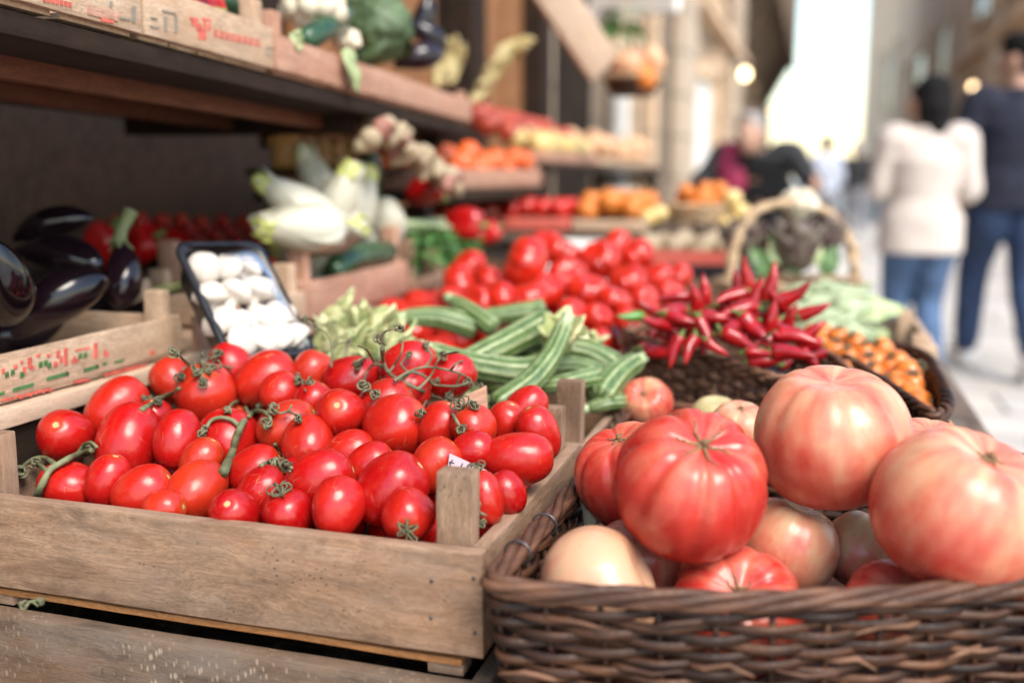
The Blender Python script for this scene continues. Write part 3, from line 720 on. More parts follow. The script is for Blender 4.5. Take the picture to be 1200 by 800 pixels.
# ------------------------------------------------------------------ beefsteak tomatoes
def beef_fn(nr, depth, flat, sd, dim=.09, lump=.05):
    rr = random.Random(sd); ph0 = rr.random() * 6.28; o3 = V((rr.random() * 50,) * 3)
    ws = [rr.uniform(.5, 1.25) for _ in range(nr)]; wob = [rr.uniform(-.22, .22) for _ in range(nr)]
    edges = [(i + wob[i]) / nr for i in range(nr)] + [1 + wob[0] / nr]
    def fn(th, ph):
        u = ((ph + ph0) / 6.28318) % 1.0
        if u < edges[0]: u += 1
        k = 0
        for i in range(nr):
            if edges[i] <= u < edges[i + 1]: k = i; break
        f = (u - edges[k]) / (edges[k + 1] - edges[k]); d = min(f, 1 - f)
        w = ws[k] * (1 - f) + ws[(k + 1) % nr] * f
        groove = math.exp(-(d / .13) ** 2) * w                       # a crease between two lobes
        up = max(0, math.cos(th * .62)) ** 1.2 if th < 2.5 else 0
        s, c = math.sin(th), math.cos(th)
        r = .5 * (max(s, 0) ** .82) * (1 - depth * groove * up * min(1, th / .35)) * (1 + .03 * math.cos(math.pi * 2 * f) * 0)
        z = c * flat * .5 * (1 - depth * .35 * groove * up * min(1, th / .3)) - dim * math.exp(-(th / .34) ** 2) + .03 * math.exp(-((th - math.pi) / .3) ** 2)
        p = V((r * math.cos(ph), r * math.sin(ph), z))
        return p * (1 + lump * noise.noise(p * 1.7 + o3))
    return fn
def beefsteak(px, py, w, t, ang, tilt, label, nr=6, depth=.10, flat=.86, sd=1, pale=.5, green=.3, star=.2, roll=0, sxy=(1, 1), group='beefsteak tomatoes in the wicker basket'):
    fn = beef_fn(nr, depth, flat, sd); o = MB().surf(fn, 84, 46).obj('beefsteak_tomato', MT['beef'])
    s = w / FPX * t; place(o, TD(px, py, t), iax(ang, tilt), roll, (s * sxy[0], s * sxy[1], s)); o.color = (pale, green, 0, 1)
    tag(o, label, 'tomato', group)
    if star:
        rr = random.Random(sd + 5); k = MB(); n = rr.choice((6, 7))
        for i in range(n):
            a = i * 6.283 / n + rr.uniform(-.25, .25); L = star * rr.uniform(.55, 1.25); P = []
            for j in range(8):
                th = .02 + L * j / 7 * 1.5; p = fn(th, a + .25 * rr.uniform(-1, 1) * j / 7); P.append(p + p.normalized() * .004)
            k.tube(P, [.013 * (1 - .9 * j / 7) + .0015 for j in range(8)], 7, flat=None)
        c = fn(0, 0); k.ell((c.x, c.y, c.z + .004), (.030, .030, .012), 12, 6); k.tube([c, c + V((.004, 0, .03)), c + V((.012, .004, .05))], [.022, .017, .02], 8)
        k.obj('stem_scar', MT['scar'], o)
    return o
beefsteak(808, 568, 184, .800, 8, 40, 'deep red ribbed beefsteak tomato with a brown star-shaped stem scar on top', nr=8, depth=.16, flat=.90, sd=3, pale=.14, green=.1, star=.22)
beefsteak(975, 512, 178, .855, -6, 16, 'tall pinkish beefsteak tomato sitting highest in the basket, with pale streaks', nr=7, depth=.055, flat=.94, sd=8, pale=.52, green=.25, star=0)
beefsteak(1122, 598, 200, .765, 18, 26, 'large pale pink beefsteak tomato resting on the basket rim beside the street', nr=9, depth=.03, flat=.92, sd=12, pale=.55, green=.3, star=.06)
beefsteak(738, 556, 130, .925, -20, 20, 'red beefsteak tomato half hidden behind the one with the star scar', nr=7, depth=.10, flat=.92, sd=15, pale=.26, green=.1, star=.1)
beefsteak(702, 690, 150, .792, 60, 15, 'unripe cream-coloured beefsteak tomato at the corner of the basket', nr=5, depth=.03, flat=.88, sd=19, pale=1.02, green=.12, star=0)
beefsteak(748, 655, 108, .865, 0, 10, 'pinkish beefsteak tomato squeezed behind the cream-coloured one', nr=6, depth=.05, flat=.9, sd=23, pale=.52, green=.2, star=0)
beefsteak(866, 716, 160, .800, -15, 48, 'red beefsteak tomato with pale streaks low in the basket against the near rim', nr=8, depth=.12, flat=.80, sd=29, pale=.30, green=.1, star=.12)
beefsteak(922, 640, 118, .875, 20, 8, 'pale pinkish-green beefsteak tomato underneath the tall pinkish one', nr=5, depth=.07, flat=.95, sd=31, pale=.66, green=.35, star=0)
beefsteak(1010, 645, 92, .885, 30, -10, 'pale green-cheeked beefsteak tomato in the shadow beneath the large pale pink one', nr=5, depth=.04, flat=1.0, sd=37, pale=.74, green=.7, star=0)
beefsteak(1050, 716, 124, .800, 10, 55, 'flat red beefsteak tomato barely showing above the near basket rim', nr=6, depth=.06, flat=.75, sd=41, pale=.36, green=.1, star=0)
beefsteak(757, 473, 64, 1.27, -25, 55, 'small round tomato, red with a green flank, in the far corner of the basket', nr=6, depth=.03, flat=.95, sd=43, pale=.42, green=.9, star=.10)
beefsteak(838, 492, 62, 1.20, 0, 20, 'greenish small tomato behind the star-scarred beefsteak', nr=5, depth=.04, flat=.9, sd=47, pale=.95, green=1, star=0)
beefsteak(866, 502, 70, 1.10, 0, 20, 'pinkish small tomato between the star-scarred and the tall beefsteak', nr=5, depth=.04, flat=.9, sd=53, pale=.62, green=.2, star=.1)
beefsteak(795, 520, 66, 1.12, 0, 20, 'yellow-green tomato low at the back of the basket', nr=5, depth=.04, flat=.9, sd=59, pale=.95, green=1, star=0)
beefsteak(1215, 668, 130, .86, 0, 20, 'beefsteak tomato at the street end of the basket behind the large pale pink one', nr=6, depth=.05, flat=.9, sd=61, pale=.6, green=.3, star=0)
beefsteak(1085, 540, 110, .98, 0, 20, 'beefsteak tomato hidden low between the two biggest pink ones', nr=6, depth=.05, flat=.9, sd=67, pale=.5, green=.3, star=0)
beefsteak(800, 640, 110, .93, 0, 20, 'beefsteak tomato underneath the star-scarred one, carrying it', nr=6, depth=.05, flat=.85, sd=71, pale=.5, green=.3, star=0)
# ------------------------------------------------------------------ stall ledge, printed crate, eggplants, mushrooms
LX = -.785                                   # front plane of the raised ledge behind the tomato crate
LZ = TX(0, 482, LX).z                        # its top
# the ledge board
b = board('ledge_board', (LX - .20, .30, LZ - .010), (LX - .20, 2.02, LZ - .010), .40, .020, MT['crate_pale'], up=V((1, 0, 0)), seg=30)
tag(b, 'pale wooden ledge board carrying the aubergine crate behind the plum tomatoes', 'shelf board')
b = board('ledge_riser', (LX - .02, .32, LZ - .12), (LX - .02, 2.0, LZ - .12), .19, .02, MT['dark_wood'])
tag(b, 'dark riser board underneath the pale ledge', 'board')
def face_marks(parent, quads, plane, loc0, mat, name, th=.0008):
    mb = MB()
    for (x0, y0, x1, y1, sl) in quads:       # pixel rectangles on the plane, sl = slope of the run
        pts = [TX(x0, y0, plane), TX(x1, y0 + sl * (x1 - x0), plane), TX(x1, y1 + sl * (x1 - x0), plane), TX(x0, y1, plane)]
        f = [p + V((th, 0, 0)) - loc0 for p in pts]; k = [p - V((.002, 0, 0)) - loc0 for p in pts]
        mb.add(f + k, [(0, 1, 2, 3), (0, 4, 5, 1), (1, 5, 6, 2), (2, 6, 7, 3), (3, 7, 4, 0)])
    return mb.obj(name, MT[mat], parent, smooth=False)
EX = LX - .012
ey1 = TX(213, 375, EX).y
ztop = TX(0, 416, EX).z
EC = crate('printed_crate', EX - .34, EX, .42, ey1, LZ + .001, ztop, 'pale wooden crate printed in red and green, full of dark aubergines', mats=('crate_pale', 'crate_pale', 'crate_pale'), posts=(0, .0, .035, .03), pw=.026, t=.008, cat='crate', seg=20)
l0 = EC.location.copy(); sl = -.19
q = []
rr = random.Random(4)
for x, y, w_, h in ((2, 432, 3, 6), (16, 428, 4, 4), (24, 423, 3, 3), (27, 430, 3, 8), (33, 419, 4, 12), (36, 429, 4, 4), (43, 415, 4, 3), (55, 415, 4, 3), (66, 411, 4, 8), (70, 418, 3, 7), (63, 424, 4, 6), (75, 408, 4, 20), (84, 421, 7, 5), (86, 417, 2, 5), (110, 402, 4, 18), (121, 413, 6, 5), (122, 409, 2, 4), (176, 411, 5, 5)):
    q.append((x, y, x + w_, y + h, sl))
for x in range(2, 62, 3): q.append((x, 468 - x * .24 + rr.uniform(-1, 1), x + 1.6, 472 - x * .24 + rr.uniform(-2, 1), 0))
for x in range(88, 106, 3): q.append((x, 446 - (x - 88) * .2, x + 1.6, 449 - (x - 88) * .2, 0))
for x in range(124, 172, 3): q.append((x, 437 - (x - 124) * .24 + rr.uniform(-1, 1), x + 1.6, 441 - (x - 124) * .24, 0))
for x in range(88, 106, 3): q.append((x, 409 - (x - 88) * .2, x + 1.6, 412 - (x - 88) * .2, 0))
face_marks(EC, q, EX, l0, 'print_red', 'red_lettering')
q = [(-6, 461, 5, 465, -.25), (15, 455, 39, 459, -.28), (55, 442, 80, 446, -.28), (77, 435, 80, 440, 0), (98, 432, 115, 436, -.28), (112, 427, 115, 431, 0), (120, 425, 125, 428, -.2), (134, 423, 145, 426, -.25)]
for x, y in ((6, 436), (13, 433), (24, 436), (46, 424), (52, 422), (56, 425), (92, 414), (98, 413)): q += [(x, y, x + 1.2, y + 7, 0), (x + 2.5, y - 1, x + 3.6, y + 6, 0), (x, y + 3, x + 4, y + 4, 0)]
face_marks(EC, q, EX, l0, 'print_green', 'green_lettering')

def eggplant(p, axis, L, W, label, bend=.10, roll=0, sd=1, calyx=True, mat='eggplant', group='aubergines in the printed crate', sl_=.55):
    rr = random.Random(sd)
    def prof(u): return (math.sin(math.pi * min(1, u * .985 + .012)) ** .62) * (.62 + .42 * (1 - u) ** .8 * 1.0) if u < 1 else 0
    n = 28; pts = []; rd = []
    for i in range(n):
        u = i / (n - 1); z = (u - .5) * L; pts.append(V((bend * L * (1 - (2 * u - 1) ** 2), 0, z))); rd.append(max(W * .5 * prof(u), .0005))
    o3 = V((sd * 3.3, 0, 0)); mb = MB().tube(pts, rd, 30, fn=lambda f, a: 1 + .04 * noise.noise(V((math.cos(a), math.sin(a), f * 2)) + o3))
    o = mb.obj('aubergine', MT[mat]); place(o, p, axis, roll)
    tag(o, label, 'aubergine', group)
    if calyx:
        k = MB(); zt = .5 * L
        for i in range(5):
            a = i * 1.2566 + rr.uniform(-.2, .2); g = []
            for j in range(7):
                u = 1 - .015 - j * .035; wj = .30 * (1 - j / 6) ** .7; row = []
                for s in (-1, -.4, .4, 1):
                    r = W * .5 * prof(u) * 1.03 + .0016; b_ = a + s * wj * 1.9
                    row.append(V((bend * L * (1 - (2 * u - 1) ** 2) + r * math.cos(b_), r * math.sin(b_), (u - .5) * L + .002)))
                g.append(row)
            k.sheet(g)
        k.tube(cr([V((0, 0, zt - .006)), V((.002, 0, zt + .012)), V((.008, .002, zt + .028)), V((.015, .003, zt + .044 * sl_ / .55))], 4), [.013, .011, .0095, .009, .0085, .0083, .008, .008, .0085, .009, .0095, .010, .0105], 9)
        k.obj('calyx', MT['egg_calyx'], o, solid=.0012)
    return o
eggplant(TX(72, 362, LX - .10), iax(232, 22), .132, .070, 'big glossy aubergine lying over the printed front board', sd=1, roll=1.0, calyx=False)
eggplant(TX(66, 305, LX - .20), iax(280, -8), .135, .060, 'aubergine lying across the top of the crate above the big one', sd=2, roll=1, calyx=False)
eggplant(TX(138, 322, LX - .13), iax(-6, -20), .105, .058, 'upright aubergine with its pale green stalk pointing up', sd=3)
eggplant(TX(62, 270, LX - .26), iax(255, 0), .12, .050, 'aubergine at the back of the heap catching a little light', sd=4, calyx=False)
eggplant(TX(-2, 330, LX - .09), iax(20, 40), .12, .066, 'aubergine with a brownish scuffed end beside the camera edge of the crate', sd=5, calyx=False)
eggplant(TX(158, 364, LX - .13), iax(62, 25), .12, .050, 'aubergine in shadow with a thick pale stalk jutting towards the mushrooms', sd=6, sl_=.75)
eggplant(TX(20, 380, LX - .20), iax(80, 0), .13, .062, 'aubergine deep in shadow under the big glossy one', sd=7, calyx=False)
eggplant(TX(100, 385, LX - .22), iax(70, 0), .14, .060, 'aubergine hidden in the dark bottom of the printed crate', sd=8, calyx=False)

# mushroom pack: black tray leaning back, wrapped in clear film
MP = [TD(215, 290, 1.255), TD(305, 292, 1.33), TD(358, 412, 1.25), TD(262, 424, 1.165)]   # front rim corners: top near, top far, bottom far, bottom near
ux = ((MP[1] - MP[0]) + (MP[2] - MP[3])).normalized(); uy = ((MP[0] - MP[3]) + (MP[1] - MP[2])).normalized(); uz = ux.cross(uy).normalized(); uy = uz.cross(ux)
mc = sum(MP, V()) / 4; mw = ((MP[1] - MP[0]).length + (MP[2] - MP[3]).length) / 2; mh = ((MP[0] - MP[3]).length + (MP[1] - MP[2]).length) / 2
if uz.dot(FW) > 0: uz = -uz
MM = Matrix((ux, uy, uz)).transposed().to_4x4()
pk = empty('mushroom_pack', (0, 0, 0), 'black plastic pack of white mushrooms under clear film leaning on the printed crate', 'mushroom pack'); pk.matrix_world = Matrix.Translation(mc) @ MM
def rrect(w, h, r, z, n=5):
    P = []
    for cx, cy, a0 in ((1, 1, 0), (-1, 1, 90), (-1, -1, 180), (1, -1, 270)):
        for j in range(n):
            a = R(a0 + 90 * j / (n - 1)); P.append(V((cx * (w / 2 - r) + r * math.cos(a), cy * (h / 2 - r) + r * math.sin(a), z)))
    return P
dp = .042; g = [rrect(mw + .012, mh + .012, .018, .001), rrect(mw + .012, mh + .012, .018, .007), rrect(mw - .006, mh - .006, .013, .0065), rrect(mw - .014, mh - .014, .012, -.01), rrect(mw - .026, mh - .026, .012, -dp + .003), rrect(mw * .5, mh * .5, .012, -dp + .004)]
go = [rrect(mw + .012, mh + .012, .018, .001), rrect(mw - .012, mh - .012, .013, -.012), rrect(mw - .022, mh - .022, .012, -dp), rrect(mw * .4, mh * .4, .012, -dp)]
mb = MB()
for gg in (g, go): mb.sheet([row + [row[0]] for row in gg])
mb.obj('tray', MT['tray'], pk)
fm = M('clear_film'); gl = fm.nt.nodes.new('ShaderNodeBsdfGlossy'); gl.inputs['Roughness'].default_value = .16; trn = fm.nt.nodes.new('ShaderNodeBsdfTransparent'); trn.inputs[0].default_value = (.95, .95, .96, 1)
lw = fm.nt.nodes.new('ShaderNodeFresnel'); lw.inputs[0].default_value = 1.16; bp = fm.nt.nodes.new('ShaderNodeBump'); bp.inputs['Strength'].default_value = .5; bp.inputs['Distance'].default_value = .002
fm.nt.links.new(fm.noise(fm.map(fm.obj, (18, 70, 30)), 1, 4, .6, 1.5), bp.inputs['Height']); fm.nt.links.new(bp.outputs[0], gl.inputs['Normal']); fm.nt.links.new(bp.outputs[0], lw.inputs['Normal'])
mxs = fm.nt.nodes.new('ShaderNodeMixShader'); fm.nt.links.new(lw.outputs[0], mxs.inputs[0]); fm.nt.links.new(trn.outputs[0], mxs.inputs[1]); fm.nt.links.new(gl.outputs[0], mxs.inputs[2]); fm.nt.links.new(mxs.outputs[0], fm.out.inputs[0])
g = []
for i in range(15):
    row = []
    for j in range(15):
        x = (i / 14 - .5); y = (j / 14 - .5); z = .006 + .026 * (1 - (2 * x) ** 4) * (1 - (2 * y) ** 4) + .003 * noise.noise(V((x * 6, y * 6, 2)))
        row.append(V((x * (mw + .002), y * (mh + .002), z)))
    g.append(row)
MB().sheet(g).obj('clear_film', fm.m, pk)
rr = random.Random(9)
def mush_mesh(sd):
    o3 = V((sd * 9.1, 0, 0))
    def fn(th, ph):
        z = math.cos(th); s = math.sin(th)
        if z > -.15: p = V((.5 * s * math.cos(ph), .5 * s * math.sin(ph), .42 * z))
        else:
            k = min(1, (-.15 - z) / .3); r = .5 * s * (1 - k) + .2 * k * (1 if z > -.9 else s / .44); p = V((r * math.cos(ph), r * math.sin(ph), .42 * -.15 - (-.15 - z) * .55))
        return p * (1 + .10 * noise.noise(p * 2.2 + o3))
    me = MB().surf(fn, 28, 22).mesh('mushroom'); me.materials.append(MT['mushroom']); return me
MU = [mush_mesh(i) for i in range(4)]
i = 0
for (x, y) in ((-.30, .30), (-.02, .28), (.27, .32), (-.33, .08), (-.08, .05), (.18, .06), (.36, .10), (-.34, -.16), (-.10, -.17), (.13, -.15), (.36, -.14), (-.32, -.38), (-.07, -.38), (.17, -.37), (.36, -.37)):
    o = new('mushroom', rr.choice(MU)); p = mc + ux * (x * mw) + uy * (y * mh) + uz * rr.uniform(-.010, .006)
    place(o, p, uz * .6 + ux * rr.uniform(-.9, .9) + uy * rr.uniform(-.4, .9), rr.random() * 6, rr.uniform(.043, .050))
    tag(o, 'white button mushroom packed under the clear film of the black tray', 'mushroom', 'mushrooms in the film-wrapped tray')
# little stand behind the pack so that it rests on something
b = board('crate_end', TX(222, 395, LX - .016) + V((0, .012, .0)), TX(222, 395, LX - .016) + V((0, .25, .0)), .055, .01, MT['crate_pink'])
tag(b, 'pinkish crate board behind and beneath the mushroom pack', 'board')
# white and green printed bag standing between the printed crate and the mushroom pack
def lump(name, c, r, mat, parent=None, disp=.12, fr=2.0, sd=1, nu=36, nv=24, axis=UP, ridges=0, rdep=.0):
    o3 = V((sd * 5.7, sd, 0)); r = V((r, r, r)) if not hasattr(r, '__len__') else V(r)
    def fn(th, ph):
        d = V((math.sin(th) * math.cos(ph), math.sin(th) * math.sin(ph), math.cos(th)))
        k = 1 + disp * noise.fractal(d * fr + o3, 1, 2, 4) + (rdep * abs(math.cos(ridges * ph * .5)) * math.sin(th) if ridges else 0)
        return V((d.x * r.x * k, d.y * r.y * k, d.z * r.z * k))
    o = MB().surf(fn, nu, nv).obj(name, MT[mat], parent); place(o, c, axis); return o
def leafy(name, base, d, n_, L, W, mat, parent=None, cup=.3, bend=.3, ruf=.1, th=.0012, nx=9, ny=11, sd=1, tip=1.0):
    """one leaf from base along d, its face towards n_"""
    rr_ = random.Random(sd); d = V(d).normalized(); n_ = (V(n_) - d * V(n_).dot(d)).normalized(); s = d.cross(n_); g = []
    for i in range(ny):
        u = i / (ny - 1); w_ = W * .5 * (math.sin(math.pi * (u ** .75) * .97 + .05) ** .7 * (1 - (1 - tip) * u) + .08 * (1 - u)); row = []
        for j in range(nx):
            v = j / (nx - 1) * 2 - 1
            p = V(base) + d * (L * u * (1 - .12 * bend * u)) + s * (w_ * v) + n_ * (-L * bend * u * u + cup * w_ * v * v * 1.0 + ruf * W * noise.noise(V((u * 4, v * 2.5, sd * 7.1))) * abs(v))
            row.append(p)
        g.append(row)
    return MB().sheet(g).obj(name, MT[mat], parent, solid=th)
MT['green_leaf'] = plain('green_leaf', (.05, .12, .025), .5, .4, 40, bump=.4, alt=(.10, .20, .05))
MT['pale_leaf'] = plain('pale_leaf', (.34, .44, .17), .5, .3, 30, bump=.3, alt=(.50, .56, .30))
MT['bean'] = plain('bean_green', (.34, .43, .22), .45, .25, 30, bump=.2, alt=(.50, .56, .36))
MT['red_pepper'] = plain('red_pepper', (.40, .008, .008), .15, .3, 4, bump=.05)
MT['pepper_dark'] = plain('deep_red_cherry', (.26, .006, .008), .25, .3, 4, bump=.03)
MT['orange'] = plain('orange_peel', (.58, .17, .022), .45, .15, 8, bump=.35)
MT['cherry'] = plain('orange_cherry_tomato', (.68, .13, .02), .18, .25, 4, bump=.03, sss=.08, alt=(.78, .26, .04))
MT['persimmon'] = plain('persimmon', (.66, .11, .02), .3, .2, 5, bump=.05)
MT['apple'] = plain('apple_skin', (.40, .025, .02), .25, .4, 3, bump=.03, alt=(.52, .09, .04))
MT['apple_y'] = plain('yellow_apple_skin', (.68, .45, .12), .25, .2, 3, bump=.03, alt=(.72, .55, .25))
MT['peach'] = plain('peach_skin', (.66, .30, .16), .5, .25, 4, bump=.05, alt=(.70, .46, .26))
MT['white_veg'] = plain('endive_white', (.46, .43, .32), .45, .12, 12, bump=.15, alt=(.54, .51, .42))
MT['endive_tip'] = plain('endive_yellow_tip', (.50, .52, .16), .5, .25, 14, bump=.15)
MT['fennel_stalk'] = plain('fennel_stalk', (.36, .46, .20), .45, .25, 20, bump=.2, alt=(.52, .60, .36))
MT['frond'] = plain('frond_green', (.05, .16, .025), .55, .35, 40, bump=.2, alt=(.09, .24, .05))
MT['cucumber'] = plain('dark_zucchini_skin', (.012, .045, .020), .25, .4, 22, bump=.08, alt=(.03, .085, .035))
MT['caul'] = plain('cauliflower_curd', (.62, .54, .40), .75, .18, 26, bump=.8)
MT['savoy'] = plain('savoy_leaf', (.045, .085, .035), .55, .4, 16, bump=.9, alt=(.10, .15, .06))
MT['banana'] = plain('banana_skin', (.36, .28, .12), .45, .25, 12, bump=.08)
MT['garlic'] = plain('garlic_skin', (.36, .26, .15), .6, .3, 14, bump=.2, alt=(.46, .36, .23))
MT['garlic_pink'] = plain('garlic_pink', (.30, .09, .07), .6, .3, 14, bump=.2, alt=(.40, .20, .14))
MT['onion'] = plain('onion_skin', (.42, .20, .06), .35, .35, 9, bump=.15, alt=(.55, .32, .12))
MT['radicchio'] = plain('artichoke_purple', (.13, .055, .075), .55, .4, 14, bump=.4, alt=(.22, .19, .13))
MT['white_paint'] = plain('white_paint', (.76, .74, .70), .5, .06, 6, bump=.05)
MT['grey_paint'] = plain('grey_paint', (.46, .46, .44), .5, .12, 5, bump=.05)
MT['bag'] = plain('printed_bag', (.60, .56, .48), .4, .1, 20, bump=.2)

# red peppers and cherry tomatoes in the dark behind the aubergines
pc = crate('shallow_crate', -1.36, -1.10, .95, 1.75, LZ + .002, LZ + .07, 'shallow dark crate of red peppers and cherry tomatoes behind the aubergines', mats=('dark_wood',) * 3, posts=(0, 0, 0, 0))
def pepper(p, axis, r, label, group=None, sd=1, mat='red_pepper'):
    rr = random.Random(sd); ph0 = rr.random() * 6; nl = rr.choice((3, 4))
    def fn(th, ph):
        s = math.sin(th); z = math.cos(th)
        k = (1 + .13 * math.cos(nl * ph + ph0) * s) * (max(s, 0) ** .7) * (.86 + .14 * z)
        return V((r * k * math.cos(ph), r * k * math.sin(ph), r * 1.25 * z - .28 * r * math.exp(-(th / .4) ** 2) - (r * .12 * math.exp(-((th - math.pi) / .4) ** 2) * -1)))
    o = MB().surf(fn, 36, 22).obj('bell_pepper', MT[mat]); place(o, p, axis, rr.random() * 6); tag(o, label, 'pepper', group)
    MB().tube([V((0, 0, r * .9)), V((0, 0, r * 1.15)), V((r * .1, 0, r * 1.45))], [r * .26, r * .13, r * .15], 8).obj('stem', MT['stem'], o)
    return o
pepper(TX(165, 290, -1.22), iax(60, 20), .042, 'red bell pepper in the shade directly behind the upright aubergine stalk', sd=1)
pepper(TX(205, 292, -1.22), iax(-60, 20), .040, 'red bell pepper in the shade directly behind the black mushroom tray', sd=2)
pepper(TX(122, 288, -1.24), iax(30, 10), .040, 'red bell pepper in the shade behind the aubergine lying on top', sd=3)
pepper(TX(322, 318, -1.0), iax(30, 40), .026, 'small red pepper peeking out beside the mushroom pack film', sd=4)
rr = random.Random(21)
for i in range(22):
    px = 140 + i * 8.2 + rr.uniform(-3, 3); py = 262 + (i % 3) * 9 + rr.uniform(-3, 3)
    o = new('cherry_tomato', ROMA[1.05][i % 3]); place(o, TX(px, py, -1.27 - .02 * (i % 3)), V((rr.uniform(-1, 1), rr.uniform(-1, 1), .6)), 0, .034)
    tag(o, 'small dark red cherry tomato in the shade under the upper shelf', 'tomato', 'cherry tomatoes in the shade')

# ------------------------------------------------------------------ zucchini crate
crate('wooden_crate', -.760, -.236, 1.062, 1.42, .70, .796, 'wooden crate of striped pale zucchini and their blossoms, behind the plum tomatoes', posts=(.05, .070, .03, .05), pw=.030, seg=16)
zm = M('striped_zucchini'); u = zm.n('UVMap'); X = zm.xyz(u); v = zm.off(9)
st = zm.math('SINE', zm.math('MULTIPLY', zm.math('ADD', X[0], zm.math('MULTIPLY', zm.noise(v, 26, 3), .055)), 6.28318 * 9))
fl = zm.n('TexVoronoi', {'Vector': v, 'Scale': 230.0}, 0)
c = zm.mix(zm.math('MULTIPLY', zm.ramp(st, [(.1, 0), (.9, 1)]), zm.ramp(zm.noise(zm.map(v, (30, 30, 30)), 1, 5, .7), [(.3, .35), (.6, 1)])), zm.ramp(zm.noise(v, 45, 4), [(.35, (.050, .10, .022)), (.7, (.105, .165, .045))]), zm.ramp(zm.noise(v, 60, 4), [(.35, (.28, .335, .15)), (.7, (.40, .44, .23))]))
c = zm.mix(zm.ramp(fl, [(.14, .6), (.36, 0)]), c, (.30, .35, .18))
c = zm.mix(zm.ramp(X[1], [(.0, 1), (.10, 0)]), c, (.44, .47, .25))
zm.p(Base_Color=c, Roughness=zm.ramp(zm.noise(v, 30), [(.3, .30), (.7, .5)])).bump(zm.math('ADD', st, zm.noise(v, 120, 3)), .12, .001)
MT['zucchini'] = zm.m
bl = M('zucchini_blossom'); v = bl.off(9)
bl.p(Base_Color=bl.mix(bl.ramp(bl.noise(bl.map(v, (60, 60, 12)), 1, 4), [(.4, 0), (.65, 1)]), bl.ramp(bl.noise(v, 14, 3), [(.35, (.50, .50, .22)), (.6, (.68, .62, .36)), (.8, (.66, .46, .18))]), (.30, .36, .15)), Roughness=.55, Subsurface_Weight=.1)
bl.b.inputs['Subsurface Scale'].default_value = .01; bl.bump(bl.noise(bl.map(v, (90, 90, 14)), 1, 4), .5, .003); MT['blossom'] = bl.m
def zucchini(pts, w, label, sd=1, blossom=None):
    """pts (px, py, t) from stem end to blossom end; w width px at the middle"""
    P = cr([TD(*p) for p in pts], 8); o = P[len(P) // 2].copy(); n = len(P); tm_ = pts[len(pts) // 2][2]; r = w / FPX * tm_ * .5
    rd = []
    for i in range(n):
        u_ = i / (n - 1); k = (.72 + .34 * u_) * (1 if .04 < u_ < .95 else (.35 + .65 * math.sqrt(min(1, (u_ / .04 if u_ <= .04 else (1 - u_) / .05))))); rd.append(r * k)
    mb = MB().tube([p - o for p in P], rd, 45, fn=lambda f, a: 1 + .050 * math.cos(9 * a) * math.sin(math.pi * min(1, f * .9 + .1)) ** .4 + .02 * noise.noise(V((f * 5, math.cos(a), sd * 3))), uv=True)
    ob = mb.obj('zucchini', MT['zucchini']); ob.location = o; tag(ob, label, 'zucchini', 'zucchini in the crate')
    d = (P[0] - P[3]).normalized(); k = MB().tube([P[0] - o - d * .002, P[0] - o + d * .008, P[0] - o + d * .016], [rd[2] * .75, rd[2] * .6, rd[2] * .66], 10, fn=lambda f, a: 1 + .18 * math.cos(5 * a)); k.obj('stem', MT['fennel_stalk'], ob)
    if blossom:
        e = (P[-1] - P[-4]).normalized(); flower(P[-1] + e * .010, e, r * blossom, parent=ob, o=o, sd=sd)
    return ob
def flower(p, axis, r, parent=None, o=V(), sd=1, L=2.6, name='blossom'):
    e = empty(name, V(p) - o); e.parent = parent; e.rotation_mode = 'QUATERNION'; e.rotation_quaternion = axq(axis, sd)
    rr_ = random.Random(sd)
    for i in range(6):
        a = i * 1.047 + rr_.uniform(-.15, .15); nn = V((math.cos(a), math.sin(a), 0)); k = 1 if i % 2 else .82
        leafy('petal', nn * r * .42 * k, UP + nn * (.34 * k + rr_.uniform(-.06, .08)), nn, L * r * rr_.uniform(.85, 1.12), r * 2.1, 'blossom', e, cup=-.42, bend=-.22 * k, ruf=.20, th=.0010, nx=11, ny=12, sd=sd * 7 + i, tip=.7)
    MB().tube([V((0, 0, -r * .35)), V((0, 0, 0)), V((0, 0, r * .3)), V((0, 0, r * .7))], [r * .38, r * .52, r * .6, r * .4], 12, fn=lambda f, q: 1 + .08 * math.cos(5 * q)).obj('base', MT['fennel_stalk'], e)
    return e
